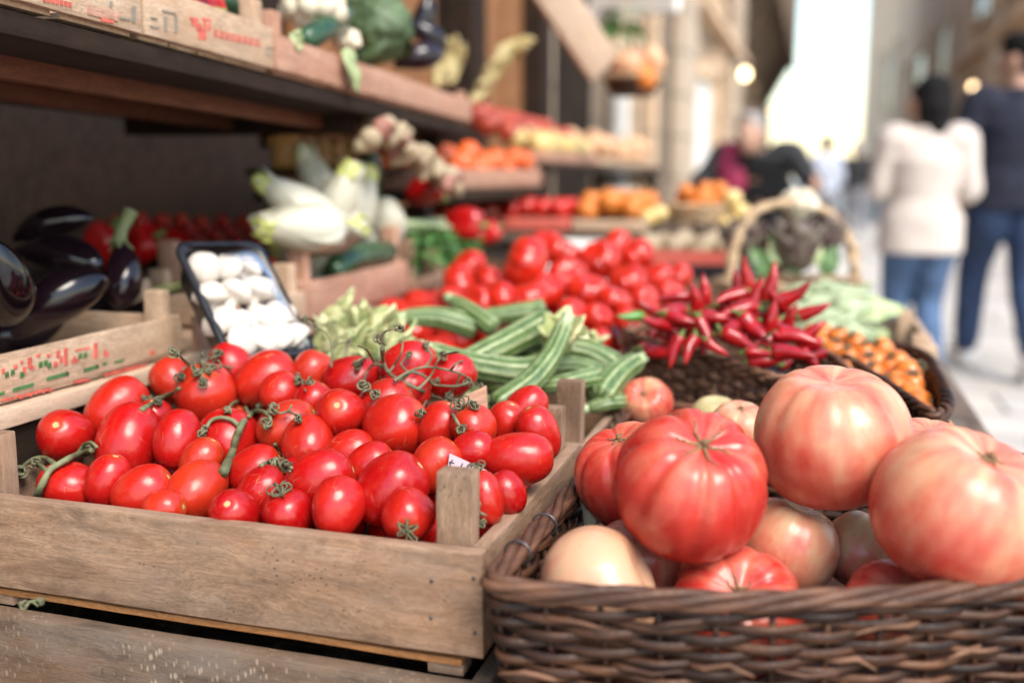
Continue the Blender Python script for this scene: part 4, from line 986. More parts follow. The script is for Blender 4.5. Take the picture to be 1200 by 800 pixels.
Z = [
 ([(520, 437, 1.25), (575, 412, 1.28), (645, 375, 1.34)], 34, 'long striped zucchini lying uppermost across the crate', 1, None),
 ([(662, 380, 1.24), (645, 418, 1.21), (618, 450, 1.18), (580, 477, 1.16)], 28, 'striped zucchini with its pale tip hanging down towards the plum tomatoes', 2, None),
 ([(503, 412, 1.26), (555, 428, 1.25), (612, 436, 1.25), (640, 430, 1.27)], 34, 'striped zucchini lying level beneath the uppermost one', 3, None),
 ([(475, 372, 1.42), (515, 372, 1.42), (560, 385, 1.42)], 26, 'shaded zucchini behind the uppermost one, beside the blossoms', 4, None),
 ([(530, 352, 1.46), (556, 368, 1.42), (580, 385, 1.40)], 22, 'short zucchini slanting at the back with a yellowish stub', 5, None),
 ([(560, 372, 1.46), (600, 367, 1.46), (640, 362, 1.46)], 22, 'pale zucchini in the back row close to the red ribbed tomatoes', 6, None),
 ([(590, 408, 1.36), (630, 410, 1.36), (670, 408, 1.36)], 26, 'zucchini in the middle behind the hanging one', 7, None),
 ([(655, 405, 1.34), (690, 412, 1.34), (722, 430, 1.33)], 28, 'dark green striped zucchini pointing towards the chilli basket', 8, None),
 ([(745, 424, 1.32), (722, 440, 1.28), (700, 468, 1.24)], 32, 'thick striped zucchini leaning out over the crate corner by the chilli basket', 9, None),
 ([(632, 452, 1.22), (665, 448, 1.22), (700, 440, 1.25)], 22, 'pale zucchini low behind the corner posts', 10, None),
 ([(690, 478, 1.24), (712, 472, 1.24), (730, 470, 1.26)], 18, 'zucchini end showing between the corner post and the crate side', 11, None),
 ([(560, 470, 1.19), (590, 478, 1.18), (620, 485, 1.18)], 24, 'zucchini in shade below the hanging pale tip', 12, None),
 ([(470, 440, 1.30), (520, 455, 1.28), (570, 460, 1.26)], 26, 'zucchini beneath the level one, behind the dry vine', 13, None),
 ([(640, 430, 1.30), (680, 430, 1.30), (715, 445, 1.29)], 24, 'zucchini crossing under the dark green striped one', 14, None),
 ([(600, 395, 1.42), (640, 392, 1.42), (690, 398, 1.42)], 24, 'zucchini at the back below the withered blossom', 15, None),
]
for a in Z: zucchini(a[0], a[1] * 1.1, *a[2:])
def loose_flower(px, py, t, ang, tilt, w, label, sd):
    o = flower(TD(px, py, t) - iax(ang, tilt) * w / FPX * t * .65, iax(ang, tilt), w / FPX * t * .55, sd=sd, L=2.5, name='zucchini_blossom'); tag(o, label, 'blossom', 'zucchini blossoms in the crate')
loose_flower(428, 392, 1.38, 60, 20, 46, 'pale green zucchini blossom at the top of the blossom pile', 1)
loose_flower(452, 402, 1.30, 80, 30, 40, 'striped closed zucchini blossom lying by the shaded zucchini', 2)
loose_flower(415, 415, 1.28, 70, 10, 44, 'cream zucchini blossom lowest in the pile behind the thin vine twig', 3)
loose_flower(470, 415, 1.27, 85, 10, 34, 'pale zucchini blossom beside the level zucchini', 4)
loose_flower(388, 395, 1.36, 20, 0, 34, 'orange-tipped zucchini blossom at the crate end', 5)
loose_flower(400, 375, 1.42, 70, 0, 36, 'zucchini blossom at the back touching the light crate post', 6)
loose_flower(655, 392, 1.27, 10, 40, 36, 'withered brown-edged blossom on the hanging zucchini', 7)
loose_flower(690, 400, 1.36, 20, 10, 26, 'small closed blossom behind the dark green striped zucchini', 8)
# filling zucchini below, so the crate is full
for i in range(7):
    zucchini([(400 + i * 42, 470 - 4 * i, 1.33), (430 + i * 42, 465 - 4 * i, 1.33), (470 + i * 42, 455 - 3 * i, 1.36)], 26, 'zucchini buried at the bottom of the crate', 30 + i)

# ------------------------------------------------------------------ ribbed tomatoes heap
crate('wooden_crate', -.79, -.292, 1.46, 2.02, .70, .81, 'wooden crate of ribbed red tomatoes behind the zucchini', posts=(.03, .03, .02, .02), pw=.034, mats=('crate_pale',) * 3)
RIB = []
for i in range(5):
    me = MB().surf(beef_fn(9 + i % 3, .17, .74 + .05 * (i % 2), 200 + i), 60, 30).mesh('ribbed_tomato'); me.materials.append(MT['redrib']); RIB.append(me)
rr = random.Random(31)
RT_ = [(615, 311, 66, 1.80), (660, 298, 44, 2.0), (702, 305, 50, 1.95), (640, 340, 44, 1.74), (690, 342, 50, 1.72), (540, 335, 52, 1.80), (575, 330, 36, 1.84), (735, 330, 48, 1.86), (745, 300, 44, 2.02), (665, 325, 48, 1.80), (618, 350, 50, 1.66), (590, 352, 44, 1.66),
       (672, 368, 40, 1.58), (700, 372, 36, 1.58), (720, 352, 40, 1.64), (770, 325, 40, 1.96), (785, 345, 36, 1.88), (755, 350, 36, 1.78), (700, 398, 34, 1.50), (690, 410, 30, 1.48), (560, 355, 40, 1.66), (530, 350, 34, 1.70), (735, 375, 34, 1.60), (550, 312, 40, 1.96), (640, 288, 40, 2.05), (720, 290, 44, 2.06), (795, 325, 34, 2.0), (765, 372, 34, 1.66)]
for i, (px, py, w_, t) in enumerate(RT_):
    o = new('ribbed_tomato', RIB[i % 5]); place(o, TD(px, py, t), iax(rr.uniform(-70, 70), rr.uniform(0, 60)), rr.random() * 6, w_ / FPX * t * 1.06)
    tag(o, ['biggest ribbed red tomato, uppermost of the heap', 'ribbed red tomato directly behind the biggest one'][i] if i < 2 else 'ribbed red tomato in the heap behind the zucchini', 'tomato', 'ribbed tomatoes in the heap behind the zucchini')
for i in range(30):
    x = -.76 + (i % 6) * .085 + rr.uniform(-.01, .01); y = 1.50 + (i // 6) * .105 + rr.uniform(-.01, .01); z = .785 + .05 * math.sin((y - 1.46) / .56 * 3) + rr.uniform(-.01, .01)
    o = new('ribbed_tomato', RIB[i % 5]); place(o, V((x, y, z)), V((rr.uniform(-1, 1), rr.uniform(-1, 1), 1)), 0, rr.uniform(.08, .1)); tag(o, 'ribbed red tomato in the heap behind the zucchini', 'tomato', 'ribbed tomatoes in the heap behind the zucchini')

# ------------------------------------------------------------------ chilli basket
ol = [V((-.268, 1.475, 0)), V((-.13, 1.352, 0)), V((-.01, 1.245, 0)), V((.035, 1.27, 0)), V((.045, 1.37, 0)), V((.015, 1.50, 0)), V((-.05, 1.61, 0)), V((-.17, 1.64, 0)), V((-.265, 1.56, 0))]
wicker('wicker_basket', ol, .699, lambda p: .842 + .10 * (-p.x) * .55 if p.x < 0 else .842, 15, 'dark brown wicker basket heaped with red chillies', mat='wicker_mid', rs=.0044, stake=.024, taper=.93, rim_n=2, rim='wicker_mid', rim_r=.0045, sd=5)
def chili_mesh(bend, L=1.0, sd=1, fat=.125):
    n = 20; P = []; rd = []; rr = random.Random(sd)
    for i in range(n):
        u_ = i / (n - 1); P.append(V((bend * math.sin(u_ * 1.5) * u_, .04 * math.sin(u_ * 5 + sd), -u_ * L))); rd.append(fat * ((1 - u_ ** 2.0) ** .85) * (min(1, u_ * 6 + .55)) + .003)
    me = MB().tube(P, rd, 14, fn=lambda f, a: 1 + .05 * math.cos(3 * a + sd) + .06 * noise.noise(V((f * 4, math.cos(a), sd)))).mesh('chilli'); me.materials.append(MT['chili']); return me
CH = [chili_mesh(b * .7, sd=i, fat=f * 1.22) for i, (b, f) in enumerate(((.08, .155), (.20, .165), (-.13, .15), (.05, .175), (.27, .15), (-.22, .165)))]
k = MB().tube([V((0, 0, -.06)), V((0, 0, -.01)), V((0, 0, .06)), V((.03, 0, .17)), V((.09, 0, .28))], [.128, .118, .05, .036, .042], 9); cst = k.mesh('stem'); cst.materials.append(MT['stem'])
rr = random.Random(17)
def chili(px, py, t, ang, tilt, Lpx, label=None, mat=None):
    """(px, py): middle of the chilli; ang: screen direction of its pointed tip"""
    ax = iax(ang + 180, -tilt); L = Lpx / FPX * t * .92; o = new('chilli', rr.choice(CH)); place(o, TD(px, py, t) + ax * (L * .5), ax, rr.random() * 6, L)
    if mat:
        me = o.data.copy(); me.materials[0] = MT[mat]; o.data = me
    s = new('stem', cst, None, o); s.scale = (1.25, 1.25, .8); tag(o, label or 'red chilli lying in the heap that fills the dark basket', 'chilli', 'red chillies in the dark basket')
    return o
chili(876, 322, 1.44, 0, 10, 52, 'red chilli standing upright at the very top of the heap, tip up')
chili(902, 330, 1.43, 8, 10, 54, 'second upright red chilli, with its tip up beside the topmost one')
chili(866, 335, 1.47, -8, 0, 46)
chili(886, 345, 1.41, 15, 20, 46)
chili(928, 345, 1.42, 55, 15, 56, 'red chilli on the heap pointing up towards the woman in white')
chili(790, 412, 1.335, 205, 15, 46, 'red chilli hanging over the basket rim, nearer to the zucchini')
chili(806, 410, 1.32, 210, 20, 44, 'red chilli hanging over the basket rim beside the one nearer to the zucchini')
chili(770, 380, 1.39, 285, 15, 56, 'long red chilli at the basket corner pointing towards the zucchini')
chili(828, 340, 1.44, 4, 5, 44)
chili(815, 352, 1.43, -10, 10, 54)
chili(790, 345, 1.47, 280, 15, 44)
chili(785, 362, 1.42, 275, 20, 50)
chili(800, 378, 1.38, 120, 20, 50)
chili(855, 350, 1.42, 245, 15, 50)
chili(862, 360, 1.38, 265, 25, 58)
chili(840, 375, 1.37, 110, 20, 46)
chili(825, 390, 1.34, 165, 20, 44)
chili(850, 386, 1.33, 260, 30, 46)
chili(885, 385, 1.33, 140, 30, 54)
chili(868, 402, 1.30, 125, 25, 56)
chili(905, 372, 1.36, 2, 20, 48, 'red chilli standing up in the middle of the heap')
chili(925, 375, 1.35, 12, 20, 50)
chili(892, 415, 1.27, 100, 25, 40)
chili(912, 398, 1.30, 300, 30, 44)
chili(935, 395, 1.29, 100, 25, 56)
chili(930, 415, 1.26, 95, 25, 60, 'red chilli resting on the basket rim just above the tall pinkish beefsteak')
chili(950, 392, 1.31, 60, 20, 50)
chili(955, 365, 1.38, 70, 15, 44)
chili(910, 350, 1.42, 320, 20, 46)
chili(840, 408, 1.29, 130, 20, 36)
chili(760, 362, 1.46, 300, 10, 36)
chili(738, 371, 1.46, 275, 10, 40, 'single green chilli poking out of the basket corner', 'green_chili')
for i in range(60):
    a = rr.random() * 6.28; q_ = math.sqrt(rr.random()); x = -.105 + .125 * q_ * math.cos(a); y = 1.45 + .13 * q_ * math.sin(a); z = .842 + .058 * (1 - q_ * q_) + .10 * max(0, -x) * .4 + rr.uniform(-.012, .006)
    ax = V((rr.uniform(-1, 1), rr.uniform(-1, 1), rr.uniform(-.1, .5))).normalized(); L = rr.uniform(.045, .058); o = new('chilli', rr.choice(CH)); place(o, V((x, y, z)) + ax * L * .5, ax, rr.random() * 6, L); new('stem', cst, None, o)
    tag(o, 'red chilli lying in the heap that fills the dark basket', 'chilli', 'red chillies in the dark basket')
# bed under the chillies
lump('straw_bed', V((-.095, 1.47, .785)), (.085, .10, .05), 'wicker', disp=.1, sd=3)
tag(bpy.data.objects['straw_bed'], 'dark padding that lifts the chillies inside the basket', 'padding')

# ------------------------------------------------------------------ basket of orange cherry tomatoes
ol = [V((.138, 1.19, 0)), V((.160, 1.25, 0)), V((.168, 1.42, 0)), V((.165, 1.60, 0)), V((.115, 1.68, 0)), V((.04, 1.635, 0)), V((.066, 1.485, 0)), V((.112, 1.29, 0))]
wicker('wicker_basket', ol, .699, .826, 14, 'narrow dark wicker basket of small orange tomatoes beside the street', rs=.0042, stake=.022, taper=.95, rim_n=2, rim='wicker', rim_r=.0055, sd=7)
rr = random.Random(23); cm = ROMA[1.05][0].copy(); cm.materials.clear(); cm.materials.append(MT['cherry'])
for i, (px, py, t) in enumerate(((1070, 438, 1.40), (1050, 437, 1.43), (1058, 450, 1.36), (1042, 410, 1.52), (1020, 430, 1.46), (1000, 420, 1.50), (985, 412, 1.54), (968, 405, 1.57), (972, 392, 1.62), (990, 396, 1.60), (1010, 403, 1.58), (1020, 415, 1.52), (1035, 425, 1.48), (1060, 425, 1.46), (1000, 437, 1.44), (1045, 455, 1.36), (1075, 452, 1.34), (960, 393, 1.64), (1030, 440, 1.42), (1015, 445, 1.41))):
    o = new('cherry_tomato', cm); place(o, TD(px - 8, py, t), iax(rr.uniform(-60, 60), 30), 0, .036 if i else .042)
    tag(o, 'largest orange cherry tomato, at the street end of the narrow basket' if i == 0 else 'small orange tomato in the narrow wicker basket beside the street', 'tomato', 'orange cherry tomatoes'); new('calyx', CAL[i % 4], None, o).location = (0, 0, .47)
for i in range(28):
    y = 1.24 + i * .0145; x = .140 - (y - 1.24) * .08 + rr.uniform(-.016, .016)
    o = new('cherry_tomato', cm); place(o, V((x, y, .80 + rr.uniform(-.02, .012))), V((rr.uniform(-1, 1), rr.uniform(-1, 1), .6)), 0, .036); tag(o, 'small orange tomato in the narrow wicker basket beside the street', 'tomato', 'orange cherry tomatoes')

# ------------------------------------------------------------------ endive, fennel and dark zucchini on the ledge
fx = LX + .012
y0, y1 = TX(362, 365, fx).y, TX(478, 330, fx).y
zb, zt_ = LZ + .001, TX(420, 318, fx).z
crate('wooden_crate', fx - .30, fx, y0, y1, zb, zt_, 'pinkish crate with a dark zucchini on its edge and white endives heaped on top', mats=('crate_pink',) * 3, posts=(.06, .055, .07, .06), pw=.032, t=.01)
crate('wooden_crate', fx - .28, fx + .002, TX(322, 395, fx).y, y0 - .01, zb, TX(340, 345, fx).z, 'light narrow crate between the mushroom pack and the endives', mats=('crate_pale', 'crate_pale', 'crate_pale'), posts=(.02, .03, .045, .03), pw=.030, t=.01, slats=3)
P = [TX(387, 322, fx - .03), TX(405, 308, fx - .02), TX(430, 299, fx - .02), TX(462, 293, fx - .03)]
k = cr(P, 6); o = MB().tube([p - P[1] for p in k], [.012, .019, .021, .022, .0225] + [.023] * (len(k) - 8) + [.021, .016, .006], 20).obj('zucchini', MT['cucumber']); o.location = P[1]; tag(o, 'smooth dark green zucchini lying on the edge of the pinkish crate', 'zucchini')
P = [TX(372, 330, fx - .06), TX(400, 318, fx - .06), TX(440, 308, fx - .06)]
o = MB().tube([p - P[1] for p in cr(P, 6)], .021, 18).obj('zucchini', MT['cucumber']); o.location = P[1]; tag(o, 'dark green zucchini hidden behind the one on the crate edge', 'zucchini')
def endive(px, py, x, ang, tilt, L, W, label, sd):
    L *= 1.08; W *= 1.12; x += .03
    e = empty('endive', TX(px, py, x), label, 'endive', 'endives heaped on the pinkish crate'); d = iax(ang, tilt); n_ = d.orthogonal().normalized()
    mb = MB(); pts = [d * (L * (u - .5)) for u in [i / 14 for i in range(15)]]
    mb.tube(pts, [W * .5 * (math.sin(math.pi * min(1, (i / 14) ** .8 * .94 + .05)) ** .8) for i in range(15)], 18); mb.obj('heart', MT['white_veg'], e)
    for j in range(4):
        q_ = Quaternion(d, j * 1.57 + sd); nn = q_ @ n_
        leafy('leaf', d * (-L * .48) + nn * W * .20, d + nn * (-.04 + .04 * (j % 3)), nn, L * (.90 + .04 * (j % 3)), W * 1.25, 'white_veg' if j % 3 else 'white_veg', e, cup=-.35, bend=-.05, ruf=.03, th=.002, sd=sd + j, tip=.6)
        leafy('leaf_tip', d * (L * .26) + nn * (W * .27), d - nn * .12, nn, L * .24, W * .5, 'endive_tip', e, cup=-.3, bend=.1, ruf=.2, th=.001, sd=sd + j + 40, nx=5, ny=6)
    return e
endive(345, 240, fx - .10, 305, 10, 0.152, 0.063, 'endive pointing up and outwards over the narrow crate', 1)
endive(352, 268, fx - .05, 268, 30, 0.142, 0.071, 'endive lying level on the crate post, tip towards the mushrooms', 2)
endive(372, 215, fx - .14, 335, 0, 0.152, 0.063, 'shaded endive standing up at the back of the heap', 3)
endive(395, 238, fx - .08, 25, 10, 0.152, 0.072, 'bright white endive standing upright in the middle of the heap', 4)
endive(420, 240, fx - .10, 15, 0, 0.152, 0.069, 'cream endive standing beside the bright white one', 5)
endive(385, 272, fx - .06, 80, 20, 0.142, 0.071, 'endive lying level in front of the upright ones', 6)
endive(430, 268, fx - .12, 340, 0, 0.133, 0.063, 'endive next to the fennel bulb', 7)
endive(360, 300, fx - .12, 290, 0, 0.133, 0.063, 'endive half hidden behind the crate post', 8)
# fennel
fb_ = TX(452, 262, fx - .05); e = empty('fennel', fb_, 'fennel bulb with long pale green stalks lying towards the street', 'fennel')
lump('bulb', V((0, 0, 0)), (.040, .050, .034), 'white_veg', e, disp=.05, ridges=5, rdep=.08, axis=V((0, 1, .1)))
for i in range(7):
    a = V((.006 * (i - 3), .03, .012 - .006 * (i % 4))); q1 = TX(478, 262 + (i % 3) * 3, fx - .05 + .006 * (i - 3)) - fb_; q2 = TX(520, 259 + (i % 4) * 3.5, fx - .05 + .012 * (i - 3)) - fb_; q3 = TX(552, 258 + (i % 4) * 5, fx - .04 + .02 * (i - 3)) - fb_
    MB().tube(cr([a, q1, q2, q3], 5), [.0105 - .0003 * j for j in range(16)], 8).obj('stalk', MT['fennel_stalk'], e)
rr = random.Random(3); fr = MB()
for i in range(420):
    c_ = TX(rr.uniform(478, 565), rr.uniform(268, 312), fx - .03 + rr.uniform(-.06, .05)) - fb_; d = V((rr.uniform(-1, 1), rr.uniform(.0, 1), rr.uniform(-1, .3))).normalized(); s_ = d.orthogonal().normalized() * .0042; l_ = rr.uniform(.018, .035)
    fr.add([c_ - s_, c_ + d * l_ * .5 - s_ * .8 + V((0, 0, .002)), c_ + d * l_, c_ + d * l_ * .5 + s_ * .8, c_ + s_], [(0, 1, 3, 4), (1, 2, 3)])
fr.obj('fronds', MT['frond'], e)
crate('wooden_crate', fx - .26, fx + .01, y1 + .01, 2.0, zb, TX(500, 312, fx).z - .02, 'brown crate underneath the fennel fronds', mats=('crate', 'crate', 'crate'), posts=(.06, .08, .05, .05), pw=.032)
pepper(TX(497, 224, fx - .06), iax(70, 10), .036, 'curved red bell pepper hanging above the fennel stalks', sd=11)
pepper(TX(514, 214, fx - .05), iax(160, 20), .034, 'red bell pepper with a bright highlight beside the curved one', sd=12)
pepper(TX(545, 262, fx + .02), iax(100, 20), .040, 'red and white speckled pepper at the end of the fennel stalks', sd=13)
pepper(TX(572, 275, fx + .02), iax(60, 20), .030, 'small red pepper past the fennel fronds', sd=15)
# dark zucchini bottle-green column and garlic strings under the shelf end
P = [TX(433, 178, fx - .16), TX(436, 235, fx - .16)]
o = MB().tube([p - P[0] for p in cr([P[0], (P[0] + P[1]) / 2 + V((.004, 0, 0)), P[1]], 8)], [.012] + [.021] * 14 + [.020, .014], 16).obj('zucchini', MT['cucumber']); o.location = P[0]; tag(o, 'dark green zucchini standing upright behind the endives', 'zucchini')
def bulb_mesh(mat):
    def fn(th, ph):
        z = math.cos(th); s = math.sin(th); k = max(s, 0) ** .9 * (1 + .06 * abs(math.cos(4 * ph)))
        return V((.5 * k * math.cos(ph), .5 * k * math.sin(ph), .42 * z + .35 * math.exp(-(th / .35) ** 2)))
    me = MB().surf(fn, 20, 14).mesh('bulb'); me.materials.append(MT[mat]); return me
GB = [bulb_mesh('garlic'), bulb_mesh('garlic'), bulb_mesh('garlic_pink')]
def garland(pts, n, sp, size, label, meshes, cat='garlic string', name='garlic_string', sd=1):
    rr = random.Random(sd); P = resample(cr(pts, 10), n); e = empty(name, P[0], label, cat)
    MB().tube([p - P[0] for p in P], .006, 6).obj('cord', MT['raffia'], e)
    for i, p in enumerate(P):
        o = new('bulb', rr.choice(meshes), None, e); place(o, p - P[0] + V((rr.uniform(-sp, sp), rr.uniform(-sp, sp), rr.uniform(-sp, sp))), V((rr.uniform(-1, 1), rr.uniform(-1, 1), rr.uniform(-1, .3))), 0, size * rr.uniform(.8, 1.2))
garland([TX(432, 162, -.77), TX(458, 160, -.765), TX(482, 178, -.76), TX(506, 198, -.75), TX(530, 212, -.75)], 34, .018, .034, 'string of cream and pink garlic slanting down under the end of the upper shelf', GB, sd=2)
garland([TX(440, 154, -.80), TX(470, 162, -.79), TX(498, 186, -.78), TX(520, 204, -.78)], 24, .016, .034, 'second paler string of garlic behind the slanting one', GB[:2], sd=3)
ON = [bulb_mesh('onion'), bulb_mesh('onion')]
for i in range(16):
    o = new('onion', ON[i % 2]); px = 335 + (i % 6) * 18; py = 162 + (i // 6) * 13; place(o, TX(px, py, -.98), V((rr.uniform(-1, 1), rr.uniform(-1, 1), .6)), 0, .055); tag(o, 'brown onion in the shade under the upper shelf', 'onion', 'onions under the shelf')
b = board('hanging_board', TX(325, 202, -.98), TX(440, 200, -.98) , .14, .012, MT['dark_wood'], up=V((1, 0, 0))); tag(b, 'dark board carrying the onions under the upper shelf', 'board')
for i in range(2): lump('red_cabbage', TX(372 + i * 32, 228 - 12 * i, -1.08), .045, 'radicchio', disp=.15, sd=4 + i); 
tag(bpy.data.objects['red_cabbage'], 'dark red cabbage in shade behind the shaded endive', 'cabbage'); tag(bpy.data.objects['red_cabbage.001'], 'dark red cabbage in shade underneath the onions', 'cabbage')
# ------------------------------------------------------------------ upper shelf
SA = TX(0, 4, -.70); SB = TX(554, 147, -.80)
sd_ = (SB - SA).normalized(); sz_ = (UP - sd_ * sd_.z).normalized(); sy_ = sz_.cross(sd_)
MS = Matrix.Translation(SA) @ Matrix((sd_, sy_, sz_)).transposed().to_4x4(); MSI = MS.inverted()
def TS(px, py, inward=0.0):
    """point where a view ray meets the shelf's front face (moved inward)"""
    n = V((-sd_.y, sd_.x, 0)).normalized(); d = ray(px, py); o = SA + n * inward * (1 if n.dot(sy_) > 0 else -1)
    return C0 + d * ((o - C0).dot(n) / d.dot(n))
def s_of(px, py=60): return (MSI @ TS(px, py)).x
s_end = s_of(556, 140); s0 = -.42
sh = empty('market_shelf', SA, 'dark wooden shelf above the aubergines carrying a row of printed crates', 'shelf'); sh.matrix_world = MS
def inS(o): o.parent = sh; return o
for j in range(3):
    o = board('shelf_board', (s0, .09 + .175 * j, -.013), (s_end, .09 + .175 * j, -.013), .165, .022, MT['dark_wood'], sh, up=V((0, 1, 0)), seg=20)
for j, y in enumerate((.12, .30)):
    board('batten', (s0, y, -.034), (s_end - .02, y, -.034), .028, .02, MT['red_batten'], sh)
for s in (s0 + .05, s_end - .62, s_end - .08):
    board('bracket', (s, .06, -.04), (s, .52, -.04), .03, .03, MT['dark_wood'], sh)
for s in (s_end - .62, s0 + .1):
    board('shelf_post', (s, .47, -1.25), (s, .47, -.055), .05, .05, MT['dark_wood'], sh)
def shelf_crate(a, b, h, label, mats, posts, rows=1):
    return crate('printed_crate', a, b, .0, .36, .001, h, label, mats=mats, posts=posts, pw=.028, t=.009, M0=MS, slats=5, seg=14, rows=rows)
hC = .062
c1 = shelf_crate(s0, s_of(168, 45) - .001, hC, 'pale shelf crate with faded red printing and a brown label, nearest on the upper shelf', ('crate_pale',) * 3, (.02, .02, .02, .02))
c2 = shelf_crate(s_of(171, 46) + .001, s_of(322, 82) - .001, hC, 'pale shelf crate with a red emblem and red script on its front', ('crate_pale',) * 3, (.03, .035, .05, .02))
c3 = shelf_crate(s_of(325, 84) + .001, s_of(553, 146), hC - .006, 'plain orange-brown shelf crate overflowing with cauliflower, cabbage and aubergines', ('crate_pink', 'crate_pink', 'crate_pink'), (.035, .02, .02, .02))
def shelf_marks(parent, quads, mat, name):
    mb = MB(); inv = (MS @ Matrix.Translation(V(parent['l0']))).inverted()
    for (x0, y0, x1, y1, sl) in quads:
        pts = [TS(x0, y0), TS(x1, y0 + sl * (x1 - x0)), TS(x1, y1 + sl * (x1 - x0)), TS(x0, y1)]; pts = [inv @ p for p in pts]
        f = [p + V((0, -.0012, 0)) for p in pts]; k = [p + V((0, .002, 0)) for p in pts]
        mb.add(f + k, [(0, 1, 2, 3), (0, 4, 5, 1), (1, 5, 6, 2), (2, 6, 7, 3), (3, 7, 4, 0)])
    return mb.obj(name, MT[mat], parent, smooth=False)
q = [(222, 20, 232, 24, .2), (224, 24, 231, 30, .2), (229, 28, 236, 36, .2), (232, 34, 241, 46, .2), (238, 24, 241, 38, .2), (236, 21, 247, 24, .2), (243, 28, 246, 36, .2)]
for x in range(250, 300, 7): q += [(x, 35 + (x - 250) * .22, x + 2, 44 + (x - 250) * .22, 0), (x + 2, 36 + (x - 250) * .22, x + 5, 38 + (x - 250) * .22, .2), (x + 1, 41 + (x - 250) * .22, x + 6, 43 + (x - 250) * .22, .2)]
shelf_marks(c2, q, 'print_red', 'red_lettering')
shelf_marks(c2, [(176, 20, 184, 22, .2), (190, 12, 205, 14, .2), (192, 20, 195, 36, 0), (204, 18, 207, 38, 0), (176, 30, 186, 32, .2), (310, 55, 320, 57, .2), (310, 62, 318, 64, .2)], 'print_grey', 'grey_stamp')
q = [(50 + i * 5, -4 + i * 1.1, 53 + i * 5, 2 + i * 1.1, .2) for i in range(7)] + [(118, 20, 132, 25, .2)]
shelf_marks(c1, q, 'print_red', 'red_lettering')
shelf_marks(c1, [(102, 6, 138, 17, .24)], 'crate_pink', 'brown_label'); shelf_marks(c1, [(140, 20, 152, 22, .2), (154, 8, 158, 26, 0), (128, 2, 131, 8, 0)], 'print_grey', 'grey_stamp')
# contents of the shelf crates
for i, (px, py, r, lab) in enumerate(((213, 4, .036, 'red bell pepper at the front of the crate with the red emblem'), (233, 14, .032, 'red bell pepper with a white glint over the red emblem'), (190, -8, .04, 'red bell pepper high in the crate beside the faded one'))):
    pepper(TS(px, py, .06), iax(80 + 20 * i, 30), r, lab, sd=31 + i)
def capsule(name, P, r, mat, label, cat):
    k = cr(P, 6); n = len(k); o0 = k[n // 2].copy(); o = MB().tube([p - o0 for p in k], [r * math.sqrt(max(.03, 1 - (2 * i / (n - 1) - 1) ** 6)) for i in range(n)], 18).obj(name, MT[mat]); o.location = o0; tag(o, label, cat); return o
capsule('zucchini', [TS(250, -6, .12), TS(272, 6, .12), TS(296, 16, .13)], .026, 'cucumber', 'dark green zucchini behind the red peppers on the shelf', 'zucchini')
capsule('zucchini', [TS(352, 50, .035), TS(380, 34, .02), TS(408, 14, .03)], .019, 'cucumber', 'dark green zucchini lying slantwise across the cauliflower', 'zucchini')
def cauliflower(p, r, label, sd=1, leaves=True, axis=UP):
    rr = random.Random(sd); e = empty('cauliflower', p, label, 'cauliflower'); mb = MB()
    for i in range(46):
        th = math.acos(1 - rr.random() * 1.15); ph = rr.random() * 6.28; d = V((math.sin(th) * math.cos(ph), math.sin(th) * math.sin(ph), math.cos(th)))
        mb.ell(d * r * .72, r * rr.uniform(.24, .36), 10, 7)
    mb.ell(V(), r * .75, 16, 10); mb.obj('curd', MT['caul'], e)
    if leaves:
        for i in range(6):
            a = i * 1.05; d = V((math.cos(a), math.sin(a), .55)); leafy('leaf', V((math.cos(a), math.sin(a), -.8)) * r * .6, d, V((-math.cos(a), -math.sin(a), 1)), r * 1.5, r * 1.0, 'pale_leaf', e, cup=.25, bend=-.15, ruf=.15, sd=sd + i)
    return e
cauliflower(TS(368, 14, .05), .056, 'creamy cauliflower on the shelf with a dark zucchini lying across it', 1, False)
cauliflower(TS(406, 50, .03), .026, 'small cream cauliflower piece at the shelf crate front, above the hanging leaf', 2, False)
e = leafy('lettuce_leaf', TS(404, 58, -.012), TS(425, 108, -.02) - TS(404, 58, -.012), -sy_, .085, .042, 'pale_leaf', None, cup=.25, bend=.12, ruf=.25, sd=5, nx=9); tag(e, 'pale green leaf hanging down over the edge of the upper shelf', 'leaf')
e = leafy('lettuce_leaf', TS(352, 52, .0), TS(340, 40, .0) - TS(352, 52, .0), -sy_, .03, .03, 'pale_leaf', None, cup=.2, bend=.1, ruf=.3, sd=6); tag(e, 'short green leaf stub at the base of the cauliflower on the shelf', 'leaf')
def cabbage(p, r, label, sd=1):
    rr = random.Random(sd); e = empty('savoy_cabbage', p, label, 'cabbage')
    o = lump('head', V(), r * .86, 'savoy', e, disp=.16, fr=3.5, sd=sd, nu=48, nv=32)
    for i in range(9):
        a = i * .7 + rr.uniform(-.2, .2); el = rr.uniform(-.5, .7); n_ = V((math.cos(a) * math.cos(el), math.sin(a) * math.cos(el), math.sin(el)))
        leafy('leaf', n_ * r * .82 - UP * r * .55, UP - n_ * .2, n_, r * 1.35, r * 1.3, 'savoy', e, cup=-.3, bend=.25, ruf=.22, sd=sd + i)
    return e
cabbage(TS(446, 34, .07), .072, 'dark green crinkled savoy cabbage on the upper shelf', 1)
cabbage(TS(425, 0, .14), .062, 'savoy cabbage behind the front one on the upper shelf', 2)
EPG = 'aubergines on the upper shelf'
eggplant(TS(490, 72, .03), iax(250, 20), .115, .064, 'black aubergine hanging over the shelf crate end, lowest of the three', sd=21, calyx=False, group=EPG)
eggplant(TS(497, 44, .05), iax(300, 20), .11, .056, 'black aubergine in the middle of the three at the shelf end', sd=22, calyx=False, group=EPG)
eggplant(TS(492, 18, .08), iax(20, 10), .11, .056, 'black aubergine topmost at the shelf end beside the cabbage', sd=23, calyx=False, group=EPG)
